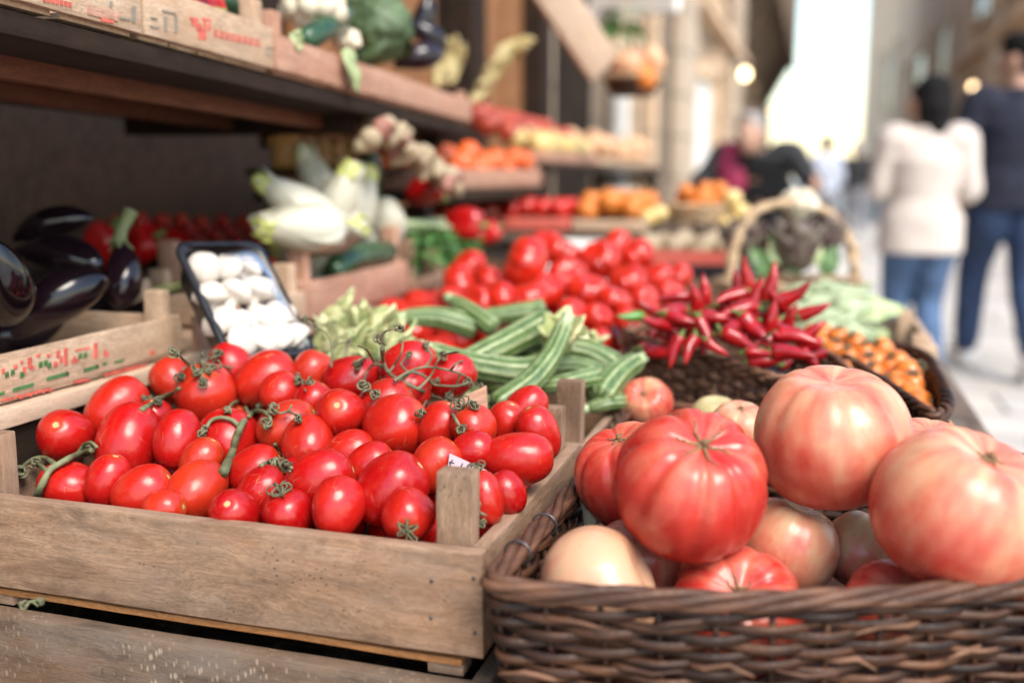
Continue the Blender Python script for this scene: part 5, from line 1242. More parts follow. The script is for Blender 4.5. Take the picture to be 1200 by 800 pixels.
def banana(p, axis, L, r, label, sd):
    n = 16; P = [V((.34 * L * (1 - (2 * i / (n - 1) - 1) ** 2), 0, (i / (n - 1) - .5) * L)) for i in range(n)]
    o = MB().tube(P, [r * (min(1, .3 + i / 3, .25 + (n - 1 - i) / 3)) for i in range(n)], 10).obj('banana', MT['banana']); place(o, p, axis, sd); tag(o, label, 'banana', 'bananas past the shelf end'); return o
rr = random.Random(6)
for i in range(6): banana(TD(520 + (i - 2.5) * 6, 72 + rr.uniform(-6, 8), 2.75 + .02 * (i % 2)), iax(-14 + i * 7), .12, .017, 'yellow banana in the clump hanging against the brown door', 1.5 + .1 * i)
for i in range(8): banana(TD(562 + i * 6, 98 - i * 6 + rr.uniform(-4, 4), 2.85 + .02 * (i % 3)), iax(28 + i * 6), .12, .017, 'yellow banana in the slanting bunch near the dark doorway', 1.5 + .1 * i)

# ------------------------------------------------------------------ tables
def table(name, x0, x1, y0, y1, z, label, mat='crate_old', th=.022, n=3, leg='crate_old'):
    e = empty(name, ((x0 + x1) / 2, (y0 + y1) / 2, 0), label, 'table'); L0 = e.location.copy(); w = (x1 - x0) / n
    for i in range(n): board('top_board', (x0 + w * (i + .5), y0, z - th / 2), (x0 + w * (i + .5), y1, z - th / 2), w - .003, th, MT[mat], e, up=V((1, 0, 0)), loc0=L0)
    for x in (x0 + .04, x1 - .04):
        for y in (y0 + .05, y1 - .05): board('leg', (x, y, 0), (x, y, z - th - .001), .045, .045, MT[leg], e, up=V((1, 0, 0)), loc0=L0)
    for y in (y0 + .05, y1 - .05): board('cross_bar', (x0 + .065, y, z - th - .04), (x1 - .065, y, z - th - .04), .06, .02, MT[leg], e, loc0=L0)
    return e
table('market_table', -.90, .40, .58, 1.14, .497, 'low wooden trestle table that carries the stacked crates and the beefsteak basket')
table('market_table', -.80, .28, 1.16, 2.75, .696, 'long wooden trestle table that carries zucchini, chillies and the handled basket', n=5)
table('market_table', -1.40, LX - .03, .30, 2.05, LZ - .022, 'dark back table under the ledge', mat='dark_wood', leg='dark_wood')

# beans, handled basket, far heaps on the long table
crate('wooden_crate', -.04, .215, 1.84, 2.22, .70, .80, 'pale crate of flat green beans beside the street', mats=('crate_pale',) * 3, posts=(.02, .02, .02, .02))
rr = random.Random(8)
for i in range(46):
    px = rr.uniform(945, 1000); py = 342 + (px - 945) * .12 + rr.uniform(-8, 50); t = 2.18 - (py - 335) * .0045; a = 80 + rr.uniform(-35, 40); w_ = rr.uniform(.011, .016); L = rr.uniform(.08, .125)
    n = 12; P = [V((.02 * math.sin(j / 11 * 3 + i), 0, (j / 11 - .5) * L)) for j in range(n)]
    o = MB().tube(P, [w_ * .5 * (min(1, .25 + j / 3, .2 + (n - 1 - j) / 3)) for j in range(n)], 8, flat=None, fn=lambda f, q: 1.6 if abs(math.cos(q)) > .7 else .8).obj('green_bean', MT['bean']); place(o, TD(px, py, t), iax(a, rr.uniform(-10, 20)), rr.random() * 3)
    tag(o, 'flat pale green bean in the crate beside the street', 'bean', 'flat beans in the pale crate')
for i in range(7):
    o = leafy('lettuce_leaf', TD(942 + i * 9, 372 + (i % 3) * 10, 2.06), iax(70 + (i % 3) * 20, 10), -FW + UP, .12, .06, 'pale_leaf', None, ruf=.25, sd=60 + i); tag(o, 'pale green leaf lying among the flat beans', 'leaf', 'leaves among the beans')
hc = TD(925, 335, 2.32); ol = [V((hc.x + .165 * math.cos(a), hc.y + .13 * math.sin(a), 0)) for a in [j * .5236 for j in range(12)]]
HB, hat, hn, hN, hL0 = wicker('handled_basket', ol, .70, .845, 9, 'pale cane basket with a tall arched handle, full of purple artichokes', rs=.006, stake=.03, taper=.85, mat='wicker_pale', rim='wicker_pale', rim_n=2, rim_r=.008, sd=9)
h0, h1 = TD(855, 330, 2.30), TD(1003, 330, 2.36); hm = TD(926, 238, 2.33)
for k in (0, 1):
    P = cr([h0, TD(862, 285, 2.30) , TD(885, 248, 2.31), hm, TD(970, 250, 2.35), TD(996, 285, 2.36), h1], 6)
    MB().tube([p - hL0 + V((.006 * math.cos(i * .9 + k * 3.14), .006 * math.sin(i * .9 + k * 3.14), 0)) for i, p in enumerate(P)], .010, 8).obj('handle', MT['wicker_pale'], HB)
def artichoke(p, r, label, sd=1):
    rr = random.Random(sd); e = empty('artichoke', p, label, 'artichoke', 'artichokes in the handled basket'); lump('heart', V(), (r * .8, r * .8, r), 'radicchio', e, sd=sd, nu=20, nv=14)
    for i in range(18):
        a = i * 2.4; z = -.7 + i * .085; k = math.sqrt(max(.05, 1 - z * z)); n_ = V((math.cos(a) * k, math.sin(a) * k, z))
        leafy('bract', V((n_.x * r * .75, n_.y * r * .75, z * r * .7 - r * .25)), UP + n_ * .35, n_, r * .95, r * .75, 'radicchio', e, cup=-.3, bend=-.15, ruf=.05, th=.003, nx=5, ny=6, sd=i)
    return e
for i, (px, py, t, r, lab) in enumerate(((872, 283, 2.34, .052, 'purple artichoke at the near end of the handled basket'), (932, 290, 2.28, .060, 'dark artichoke in the middle of the handled basket'), (968, 275, 2.36, .050, 'dark artichoke under the arch of the handle at the street end'), (905, 300, 2.34, .05, 'artichoke low in the handled basket'), (950, 262, 2.42, .055, 'artichoke at the back underneath the white cauliflower'))): artichoke(TD(px, py, t), r, lab, i)
cauliflower(TD(936, 243, 2.36), .048, 'bright white cauliflower on top of the artichokes', 7, False)
for i in range(5):
    o = leafy('artichoke_leaf', TD(900 + i * 16, 322 - (i % 2) * 12, 2.27), iax(-30 + i * 14, 10), -FW, .075, .045, 'pale_leaf' if i % 2 else 'green_leaf', None, ruf=.25, sd=70 + i); tag(o, 'grey-green leaf spilling over the rim of the handled basket', 'leaf', 'leaves in the handled basket')
capsule('chilli', [TD(899, 300, 2.30), TD(901, 290, 2.30), TD(899, 281, 2.30)], .008, 'red_pepper', 'long orange-red pepper standing between the artichokes', 'pepper')

# ------------------------------------------------------------------ second stall: shelves, fruit crates
def heap(name, mesh, n, fpos, size, label, cat, group, sd=1, jit=.1):
    rr = random.Random(sd)
    for i in range(n):
        o = new(name, mesh); place(o, fpos(i, rr), V((rr.uniform(-1, 1), rr.uniform(-1, 1), 1)), rr.random() * 6, size * rr.uniform(1 - jit, 1 + jit)); tag(o, label, cat, group)
def fruit(mat, sd=1, dim=.06, flat=.92):
    def fn(th, ph):
        z = math.cos(th); s = math.sin(th); return V((.5 * s * math.cos(ph), .5 * s * math.sin(ph), .5 * flat * z - dim * math.exp(-(th / .35) ** 2)))
    me = MB().surf(fn, 20, 14).mesh('fruit'); me.materials.append(MT[mat]); return me
F = {k: fruit(k) for k in ('orange', 'persimmon', 'apple', 'apple_y', 'peach')}
table('fruit_stand', -1.30, -.85, 2.10, 3.12, 1.058, 'tall narrow stand that carries the crate of orange persimmons', mat='dark_wood', leg='dark_wood', n=2)
crate('wooden_crate', -1.25, -.855, 2.12, 3.10, 1.061, 1.115, 'pinkish crate of bright orange persimmons on the tall stand', mats=('crate_pink',) * 3, posts=(.01, .01, .02, .02), seg=6)
heap('persimmon', F['persimmon'], 48, lambda i, r: V((-.91 - (i % 4) * .085 + r.uniform(-.01, .01), 2.17 + (i // 4) * .078 + r.uniform(-.01, .01), 1.118 + .012 * (i % 3) + (.02 if i % 5 == 0 else 0))), .07, 'bright orange persimmon in the crate on the tall stand', 'persimmon', 'persimmons in the pinkish crate')
table('fruit_stand', -1.25, -.85, 3.16, 5.6, 1.135, 'long dark stand that carries red and yellow apples and peaches', mat='dark_wood', leg='dark_wood', n=2)
crate('wooden_crate', -1.24, -.86, 3.18, 3.98, 1.137, 1.18, 'low crate of red and yellow apples on the long dark stand', mats=('crate_pink',) * 3, seg=6)
crate('wooden_crate', -1.24, -.86, 4.02, 5.58, 1.137, 1.17, 'low pale crate of peaches at the far end of the dark stand', mats=('crate_pale',) * 3, seg=6)
rr = random.Random(41)
heap('apple', F['apple_y'], 12, lambda i, r: V((-.91 + r.uniform(-.01, .01) - .07 * (i // 7), 3.24 + (i % 7) * .105, 1.205 + .02 * (i // 7))), .085, 'yellow apple in the front rows of the low crate on the dark stand', 'apple', 'yellow apples on the stand', sd=2)
heap('apple', F['apple'], 27, lambda i, r: V((-1.0 - (i % 3) * .08, 3.23 + (i // 3) * .088, 1.235 + .03 * (i % 3) + r.uniform(0, .02))), .085, 'red apple in the rear rows of the low crate on the dark stand', 'apple', 'red apples on the stand', sd=3)
heap('peach', F['peach'], 42, lambda i, r: V((-.93 - (i % 3) * .09 + r.uniform(-.02, .02), 4.08 + (i // 3) * .106, 1.20 + .03 * (i % 2) + r.uniform(0, .03))), .09, 'pale peach in the low pale crate on the dark stand', 'peach', 'peaches on the stand', sd=4)
table('fruit_stand', -1.25, -.45, 2.80, 3.9, .93, 'lower stand with red crates, oranges and a white tray', n=3)
crate('red_crate', -.93, -.70, 2.84, 3.10, .932, .975, 'small red-sided crate of tomatoes beneath the dark stand', mats=('print_red',) * 3, seg=4)
heap('tomato', RIB[0], 16, lambda i, r: V((-.74 - (i % 4) * .05, 2.88 + (i // 4) * .055, .985 + .02 * r.random())), .066, 'red tomato in the small red-sided crate', 'tomato', 'tomatoes in the red-sided crate', sd=5)
crate('wooden_crate', -.69, -.48, 2.84, 3.22, .932, .97, 'small crate of oranges beneath the dark stand', mats=('crate_pale',) * 3, seg=4)
heap('orange', F['orange'], 24, lambda i, r: V((-.52 - (i % 3) * .066, 2.88 + (i // 3) * .045, .99 + .02 * (i % 2) + .015 * r.random())), .07, 'orange in the small crate beneath the dark stand', 'orange', 'oranges in the small crate', sd=6)
heap('red_apple', F['apple'], 14, lambda i, r: V((-.96 - (i % 3) * .07, 2.86 + (i // 3) * .07, .975 + .02 * r.random())), .075, 'red apple in shade behind the red-sided crate', 'apple', 'apples in the shade', sd=7)
def tray(name, p, w, d, h, mat, label, cat):
    o = MB(); t_ = .006; o.box((0, 0, t_ / 2), (w, d, t_)); 
    for s in (-1, 1): o.box((s * (w / 2 - t_ / 2), 0, t_ + h / 2 + .0005), (t_, d, h)); o.box((0, s * (d / 2 - t_ / 2), t_ + h / 2 + .0005), (w - 2 * t_ - .001, t_, h))
    ob = o.obj(name, MT[mat], smooth=False); ob.location = p; tag(ob, label, cat); return ob
q_ = TD(672, 290, 2.55); tray('plastic_tray', V((q_.x, q_.y, .80)), .16, .30, .12, 'white_paint', 'white plastic tray behind the heap of ribbed tomatoes', 'tray')
# stacked dark trays and the bowl-shaped basket of oranges
q_ = TD(812, 290, 2.75)
for i, (m, lab) in enumerate((('tray', 'black flat tray, lowest below the orange basket'), ('print_red', 'dull red tray stacked on the black one'))): tray('fruit_tray', V((q_.x, q_.y, .83 + .037 * i)), .27, .34, .03, m, lab, 'tray')
crate('wooden_crate', q_.x - .14, q_.x + .14, q_.y - .18, q_.y + .18, .70, .828, 'brown wooden crate that carries the stacked flat trays', mats=('crate',) * 3, seg=4)
rr = random.Random(77)
for i in range(16):
    o = new('garlic_bulb', GB[i % 2]); place(o, V((q_.x - .1 + (i % 4) * .066, q_.y - .12 + (i // 4) * .08, .90 + rr.uniform(0, .012))), V((rr.uniform(-1, 1), rr.uniform(-1, 1), 1)), 0, .06); tag(o, 'white garlic bulb lying on the dull red tray', 'garlic', 'garlic bulbs on the red tray')
q_ = TD(818, 248, 3.02); ol = [V((q_.x + .10 * math.cos(a), q_.y + .10 * math.sin(a), 0)) for a in [j * .5236 for j in range(12)]]
b = table('fruit_stand', q_.x - .16, q_.x + .16, q_.y - .12, q_.y + .25, .955, 'small wooden stand underneath the basket of tangerines', n=2)
wicker('wicker_basket', ol, .956, 1.005, 5, 'round brown basket heaped with tangerines', rs=.006, stake=.03, taper=.8, rim_n=2, rim='wicker_pale', rim_r=.006, mat='wicker_pale', sd=13)
heap('tangerine', F['orange'], 22, lambda i, r: V((q_.x + .078 * math.sqrt(r.random()) * math.cos(i * 2.4), q_.y + .078 * math.sqrt(r.random()) * math.sin(i * 2.4), 1.0 + .055 * r.random())), .055, 'tangerine heaped in the round basket', 'tangerine', 'tangerines in the round basket', sd=8)
for i, (px, py) in enumerate(((858, 232), (868, 248), (852, 262), (735, 262), (760, 255), (772, 250))):
    o = new('pear', F['apple_y']); place(o, TD(px, py, 2.95), UP, 0, .06); tag(o, 'pale yellow pear beside the round basket of tangerines', 'pear', 'pears around the round basket')

MT['iron_cord'] = MT['wire']
# slanting pole of the awning, sign, hanging basket
b = board('awning_arm', TD(706, 78, 3.2), TD(505, -226, 2.5), .115, .04, MT['beam_wood'], up=iax(50)); tag(b, 'pale wooden awning arm slanting down towards the peach stand', 'awning arm')
o = MB().box(V(), (.04, .5, .14)).obj('sign_board', MT['white_paint'], smooth=False); o.location = TD(742, 2, 4.3); o.rotation_euler = (0, 0, R(60)); tag(o, 'blank white board hanging high beside the awning arm', 'sign'); md = o.modifiers.new('b', 'BEVEL'); md.width = .006
for y_ in (-.2, .2): MB().tube([V((0, y_, .07)), V((0, y_, 1.3))], .004, 6).obj('cord', MT['iron_cord'], o)
hb = TD(742, 92, 3.5)
ol = [V((hb.x + .10 * math.cos(a), hb.y + .10 * math.sin(a), 0)) for a in [j * .5236 for j in range(12)]]
HW, _, _, _, hl = wicker('hanging_basket', ol, hb.z - .06, hb.z + .0, 5, 'round wicker basket of squashes hanging from the awning arm', rs=.007, stake=.03, taper=.7, rim_n=2, rim='wicker_pale', rim_r=.008, mat='wicker', sd=15)
for a in (0, 2.1, 4.2): MB().tube([V((.1 * math.cos(a), .1 * math.sin(a), .06)), V((0, 0, .62))], .003, 6).obj('cord', MT['raffia'], HW)
for i, (px, py, r, m, lab) in enumerate(((738, 78, .062, 'peach', 'pale orange squash at the front of the hanging basket'), (752, 90, .055, 'orange', 'deep orange squash low in the hanging basket'), (765, 72, .050, 'peach', 'beige squash leaning over the side of the hanging basket'), (722, 60, .05, 'garlic', 'cream squash on top of the hanging basket'))):
    o = lump('squash', TD(px, py, 3.45), (r, r, r * .85), m, disp=.05, ridges=9, rdep=.10, sd=i, axis=iax(i * 40)); tag(o, lab, 'squash')
hp = empty('hanging_plant', TD(720, 30, 4.0), 'dusty green hanging plant beneath the white board', 'plant'); rr = random.Random(5)
MB().tube([V((0, 0, .0)), V((0, 0, .5))], .004, 6).obj('cord', MT['raffia'], hp)
for i in range(26):
    d = V((rr.uniform(-1, 1), rr.uniform(-1, 1), rr.uniform(-1, .6))); leafy('leaf', V((rr.uniform(-.05, .05), rr.uniform(-.05, .05), rr.uniform(-.05, .05))), d, UP, .13, .06, 'pale_leaf' if i % 3 == 0 else 'green_leaf', hp, ruf=.1, nx=5, ny=6, sd=i)
# ------------------------------------------------------------------ ground and buildings
gm = M('street_stone'); v = gm.obj
bt = gm.nt.nodes.new('ShaderNodeTexBrick'); gm.set(bt.inputs['Vector'], gm.map(v, (1, 1, 1))); bt.inputs['Scale'].default_value = 1.0; bt.inputs['Mortar Size'].default_value = .012; bt.inputs['Brick Width'].default_value = .9; bt.inputs['Row Height'].default_value = .45
gm.set(bt.inputs['Color1'], gm.ramp(gm.noise(v, 1.2, 5), [(.3, (.52, .46, .40)), (.7, (.64, .58, .51))])); gm.set(bt.inputs['Color2'], gm.ramp(gm.noise(v, 1.7, 5), [(.3, (.44, .41, .37)), (.7, (.56, .52, .47))])); bt.inputs['Mortar'].default_value = (.10, .09, .08, 1)
gm.p(Base_Color=gm.mix(gm.ramp(gm.noise(v, .45, 5), [(.45, 0), (.7, .7)]), bt.outputs[0], (.26, .24, .22)), Roughness=gm.ramp(gm.noise(v, 3, 4), [(.3, .25), (.7, .6)]))
gm.bump(gm.math('ADD', bt.outputs[1], gm.noise(v, 9, 5)), .3, .01); MT['street'] = gm.m
o = MB().sheet([[V((-200, -200, 0)), V((200, -200, 0))], [V((-200, 300, 0)), V((200, 300, 0))]]).obj('street', MT['street'], smooth=False); tag(o, kind='structure')
def stone(name, a, b, sc=1.0):
    m = M(name); v = m.off(50); bt = m.nt.nodes.new('ShaderNodeTexBrick'); sp = m.xyz(v)
    m.set(bt.inputs['Vector'], m.n('CombineXYZ', {'X': sp[1], 'Y': sp[2], 'Z': 0.0})); bt.inputs['Scale'].default_value = sc; bt.inputs['Brick Width'].default_value = .9; bt.inputs['Row Height'].default_value = .42; bt.inputs['Mortar Size'].default_value = .02
    m.set(bt.inputs['Color1'], a); m.set(bt.inputs['Color2'], b); m.set(bt.inputs['Mortar'], tuple(x * .55 for x in a))
    st = m.noise(m.map(v, (.7, .7, .22)), 1.2, 6, .62)
    m.p(Base_Color=m.mix(m.ramp(st, [(.42, 0), (.7, .75)]), bt.outputs[0], tuple(x * .45 for x in b)), Roughness=.85); m.bump(m.math('ADD', bt.outputs[1], m.noise(v, 14, 5)), .5, .02); return m.m
MT['stone_tan'] = stone('tan_stone', (.64, .51, .37), (.56, .43, .31)); MT['stone_brown'] = stone('brown_stone', (.42, .32, .23), (.35, .26, .18)); MT['stone_light'] = stone('light_stone', (.72, .52, .35), (.62, .44, .29))
MT['stone_warm'] = stone('warm_stone', (.36, .27, .19), (.29, .21, .145)); MT['stone_brown_dark'] = stone('dark_brown_stone', (.22, .155, .105), (.17, .12, .08)); MT['stone_trim'] = stone('trim_stone', (.46, .37, .28), (.42, .33, .25))  # the darker brown is an even stone colour, for the downpipe house
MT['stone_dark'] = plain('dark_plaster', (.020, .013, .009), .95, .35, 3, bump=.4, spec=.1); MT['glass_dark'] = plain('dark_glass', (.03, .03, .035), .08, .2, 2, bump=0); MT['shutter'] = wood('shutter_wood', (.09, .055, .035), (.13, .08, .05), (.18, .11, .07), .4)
MT['lamp'] = M('lamp_glow').p(Base_Color=(1, .8, .5), Emission_Color=(1, .70, .38), Emission_Strength=4.0).m
MT['iron'] = plain('black_iron', (.015, .014, .013), .5, .2, 20, bump=.1)
def box(name, lo, hi, mat, parent=None, loc0=V(), bev=.012):
    lo, hi = V(lo), V(hi); o = MB().box((lo + hi) / 2 - loc0, hi - lo).obj(name, MT[mat], parent, smooth=False)
    if bev: md = o.modifiers.new('b', 'BEVEL'); md.width = bev; md.segments = 2
    return o
def building(xf, side, y0, y1, h, label, mat, feats, depth=4, jetty=None, name='stone_building'):
    """facade plane at xf, building body lies on side (+1 right, -1 left)"""
    e = empty(name, (xf, (y0 + y1) / 2, 0), label, 'building'); L0 = e.location.copy(); k = dict(parent=e, loc0=L0)
    fx = lambda d: xf - side * d                                      # d metres out from the facade
    def slab(nm, ya, yb, za, zb, d0, d1, m, par=e, **kw): a, b = sorted((fx(d0), fx(d1))); return box(nm, (a, ya, za), (b, yb, zb), m, par, L0, **kw)
    slab('wall', y0, y1, 0, h if not jetty else jetty[0], -depth, 0, mat)
    if jetty:
        slab('upper_wall', y0, y1, jetty[1], h, -depth, jetty[2], mat)
        n = int((y1 - y0) / 2.4)
        for i in range(n):                                             # sloping stone corbels under the overhang
            y = y0 + .4 + i * 2.4; mb = MB(); pts = [(fx(-.3), jetty[0] - .02), (fx(.002), jetty[0] - .02), (fx(jetty[2] - .05), jetty[1] + .0), (fx(-.3), jetty[1])]
            vs = [V((x, y, z)) - L0 for x, z in pts] + [V((x, y + .5, z)) - L0 for x, z in pts]
            mb.add(vs, [(0, 1, 2, 3), (7, 6, 5, 4), (0, 4, 5, 1), (1, 5, 6, 2), (2, 6, 7, 3), (3, 7, 4, 0)]).obj('corbel', MT[mat], e, smooth=False)
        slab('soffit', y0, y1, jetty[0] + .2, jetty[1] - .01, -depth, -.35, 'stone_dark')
    slab('plinth', y0 + .01, y1 - .01, 0, .55, .004, .07, 'stone_brown')
    for f in feats:
        t = f[0]; ya, yb, za, zb = f[1:5]
        if t == 'window':
            w = slab('window', ya, yb, za, zb, .003, .02, 'glass_dark')
            for (a, b, c, d_) in ((ya - .12, ya, za, zb), (yb, yb + .12, za, zb), (ya - .12, yb + .12, zb, zb + .16)): slab('frame', a, b, c, d_, .003, .10, 'stone_light', w)
            slab('sill', ya - .2, yb + .2, za - .14, za, .003, .16, 'stone_light', w)
            slab('mullion', (ya + yb) / 2 - .03, (ya + yb) / 2 + .03, za, zb, .021, .05, 'shutter', w)
        elif t == 'door':
            w = slab('door', ya, yb, za, zb, .003, .03, f[5] if len(f) > 5 else 'shutter')
            for (a, b, c, d_) in ((ya - .18, ya, za, zb), (yb, yb + .18, za, zb), (ya - .18, yb + .18, zb, zb + .24)): slab('door_frame', a, b, c, d_, .003, .14, f[6] if len(f) > 6 else 'stone_light', w)
            for i in range(2):
                for j in range(3): slab('panel', ya + .1 + i * (yb - ya) / 2, ya - .1 + (i + 1) * (yb - ya) / 2, za + .12 + j * (zb - za) / 3, za - .10 + (j + 1) * (zb - za) / 3, .031, .045, f[5] if len(f) > 5 else 'shutter', w)
        elif t == 'arch':
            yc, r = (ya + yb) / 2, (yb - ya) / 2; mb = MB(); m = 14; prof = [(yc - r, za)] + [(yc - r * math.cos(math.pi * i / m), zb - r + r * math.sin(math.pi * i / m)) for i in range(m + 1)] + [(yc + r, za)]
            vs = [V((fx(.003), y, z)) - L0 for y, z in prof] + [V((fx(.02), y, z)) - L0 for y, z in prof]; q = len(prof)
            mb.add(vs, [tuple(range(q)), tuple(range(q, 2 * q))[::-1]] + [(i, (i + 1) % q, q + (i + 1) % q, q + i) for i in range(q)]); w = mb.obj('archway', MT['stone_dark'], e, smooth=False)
            MB().tube([V((fx(.05), y + (.12 if y > yc else -.12) * (1 if abs(y - yc) > .01 else 0), z + .12 * max(0, (z - zb + r) / r))) - L0 for y, z in prof], .14, 6).obj('arch_stones', MT['stone_light'], w)
        elif t == 'pilaster':
            w = slab('pilaster', ya, yb, za, zb, .003, .16, f[5] if len(f) > 5 else 'stone_light', bev=.03); slab('capital', ya - .08, yb + .08, zb + .002, zb + .22, .003, .22, 'stone_light', w)
        elif t == 'pipe':
            MB().tube([V((fx(.11), ya, za)) - L0, V((fx(.11), ya, zb)) - L0], f[5], 14).obj('downpipe', MT[f[6]], e)
        elif t == 'band': slab('cornice', ya, yb, za, zb, .003, .2, 'stone_light')
        elif t == 'shade': slab('shutter', ya, yb, za, zb, .003, .06, 'shutter')
        elif t == 'panel': slab('wall_panel', ya, yb, za, zb, .003, .05, f[5])
    return e
def yat(px, x):
    a = math.atan((px - 600) / math.hypot(FPX, 195)) - YAW; return x / math.tan(a)
XL = -1.50
Y = lambda px: yat(px, XL)
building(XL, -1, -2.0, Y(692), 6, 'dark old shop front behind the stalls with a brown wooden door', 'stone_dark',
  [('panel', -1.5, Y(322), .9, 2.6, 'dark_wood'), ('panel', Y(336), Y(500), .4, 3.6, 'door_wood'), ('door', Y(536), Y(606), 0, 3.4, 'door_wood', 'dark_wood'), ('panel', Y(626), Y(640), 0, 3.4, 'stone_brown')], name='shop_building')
building(XL, -1, Y(692) + .01, Y(800), 6, 'brown stone house with a white downpipe behind the apple stand', 'stone_brown_dark',
  [('pipe', Y(707), Y(707), 0, 5.6, .075, 'white_paint'), ('door', Y(726), Y(748), 0, 2.7), ('panel', Y(752), Y(765), 0, 5, 'stone_warm'), ('pilaster', Y(782), Y(797), 0, 5.6, 'stone_trim'), ('window', Y(730), Y(755), 3.2, 4.8)])
building(XL, -1, Y(800) + .02, Y(862), 7.5, 'tan stone house with light pilasters in the middle of the row', 'stone_warm',
  [('pilaster', Y(803), Y(815), 0, 2.2, 'white_paint'), ('door', Y(826), Y(836), 0, 2.5), ('pilaster', Y(848), Y(856), 0, 7, 'stone_trim'), ('window', Y(812), Y(830), 3.4, 5.2), ('band', Y(801), Y(861), 3.0, 3.15), ('shade', Y(836), Y(846), 3.2, 5.2)])
building(-2.45, -1, Y(862) + .02, 52, 11.5, 'far stone house whose upper storeys jut out over the street on corbels', 'stone_warm', [('door', 22, 23.4, 0, 2.6), ('window', 26, 27.5, 1.2, 2.8), ('door', 31, 33, 0, 2.8), ('pilaster', 36, 37, 0, 4, 'stone_warm'), ('door', 42, 43.5, 0, 2.6)], jetty=(4.3, 6.2, 1.1))
XR = 3.8
Yr = lambda px: yat(px, XR)
building(XR, 1, Yr(1212), Yr(1110), 12, 'light stone house with arched doorways on the opposite side of the street', 'stone_light', [('arch', Yr(1190), Yr(1166), 0, 3.2), ('arch', Yr(1150), Yr(1124), 0, 3.3), ('pilaster', Yr(1162), Yr(1155), 0, 5, 'stone_tan'), ('band', Yr(1210), Yr(1112), 4.2, 4.5), ('window', Yr(1186), Yr(1170), 5, 6.8), ('window', Yr(1148), Yr(1130), 5, 6.8)])
building(XR, 1, Yr(1110) + .02, Yr(1050), 15, 'tan stone house past the arched one on the opposite side', 'stone_light', [('door', Yr(1104), Yr(1094), 0, 2.9), ('pilaster', Yr(1088), Yr(1082), 0, 6), ('arch', Yr(1078), Yr(1064), 0, 3.2), ('pilaster', Yr(1058), Yr(1054), 0, 6), ('window', Yr(1102), Yr(1092), 4.2, 6), ('window', Yr(1076), Yr(1066), 4.2, 6)])
building(XR - .05, 1, Yr(1050) + .02, 105, 26, 'farthest brown stone house on the opposite side of the street', 'stone_light', [('pilaster', Yr(1046), Yr(1042), 0, 8, 'stone_tan'), ('door', Yr(1038), Yr(1033), 0, 3.4), ('window', Yr(1040), Yr(1034), 5, 8), ('pilaster', Yr(1028), Yr(1025), 0, 9, 'stone_tan')])
def lantern(p, side, label):
    e = empty('wall_lantern', p, label, 'lamp'); MB().ell(V(), (.06, .06, .08), 16, 10).obj('glass', MT['lamp'], e)
    MB().tube([V((0, 0, .10)), V((0, 0, .20)), V((side * .2, 0, .24)), V((side * .40, 0, .1))], .014, 8).obj('bracket', MT['iron'], e); MB().loft([((0, 0, .10), .11, .11), ((0, 0, .17), .02, .02)], 12).obj('cap', MT['iron'], e)
    return e
lantern(TX(873, 87, XL + .42), -1, 'small lit lantern on the row of houses behind the stalls')
lantern(TX(905, 131, -2.0), -1, 'small lit lantern under the jutting upper storeys')
lantern(TX(1140, 102, XR - .42), 1, 'warm lit lantern on the arched house opposite')

# ------------------------------------------------------------------ people
MT['skin'] = plain('skin', (.46, .26, .18), .5, .12, 20, bump=.05, sss=.1); MT['hair_black'] = plain('black_hair', (.006, .005, .005), .75, .4, 60, bump=.5, spec=.15)
MT['hair_grey'] = plain('grey_hair', (.28, .24, .22), .5, .3, 60, bump=.5)
MT['cream'] = plain('cream_blouse', (.54, .46, .41), .85, .06, 8, bump=.3); MT['navy'] = plain('navy_shirt', (.008, .009, .022), .9, .25, 10, bump=.3); MT['jeans'] = plain('blue_denim', (.055, .10, .19), .85, .3, 14, bump=.3); MT['jeans_dark'] = plain('dark_denim', (.016, .034, .085), .85, .3, 14, bump=.3)
MT['black_cloth'] = plain('black_cloth', (.014, .014, .016), .8, .3, 10, bump=.3); MT['lightblue'] = plain('pale_blue_shirt', (.36, .38, .45), .85, .1, 8, bump=.3); MT['shoe_white'] = plain('white_shoe', (.68, .64, .60), .6, .1, 12, bump=.1); MT['pink_cloth'] = plain('magenta_cloth', (.36, .03, .09), .7, .2, 10, bump=.2); MT['grey_cloth'] = plain('grey_cloth', (.20, .20, .22), .85, .2, 8, bump=.3)
def remesh(o, vox=.009, sm=4):
    m = o.modifiers.new('r', 'REMESH'); m.mode = 'VOXEL'; m.voxel_size = vox; m.use_smooth_shade = True
    s = o.modifiers.new('s', 'SMOOTH'); s.iterations = sm; s.factor = .5
    return bake(o)
def limb(mb, pts, rad, n=14):
    P = cr(pts, 5); k = len(P) - 1; m = len(rad) - 1
    rr_ = [rad[min(int(i / k * m), m - 1)] + (rad[min(int(i / k * m) + 1, m)] - rad[min(int(i / k * m), m - 1)]) * (i / k * m - min(int(i / k * m), m - 1)) for i in range(k + 1)]
    mb.tube(P, rr_, n); mb.ell(P[0], rr_[0], 12, 8); mb.ell(P[-1], rr_[-1], 12, 8)
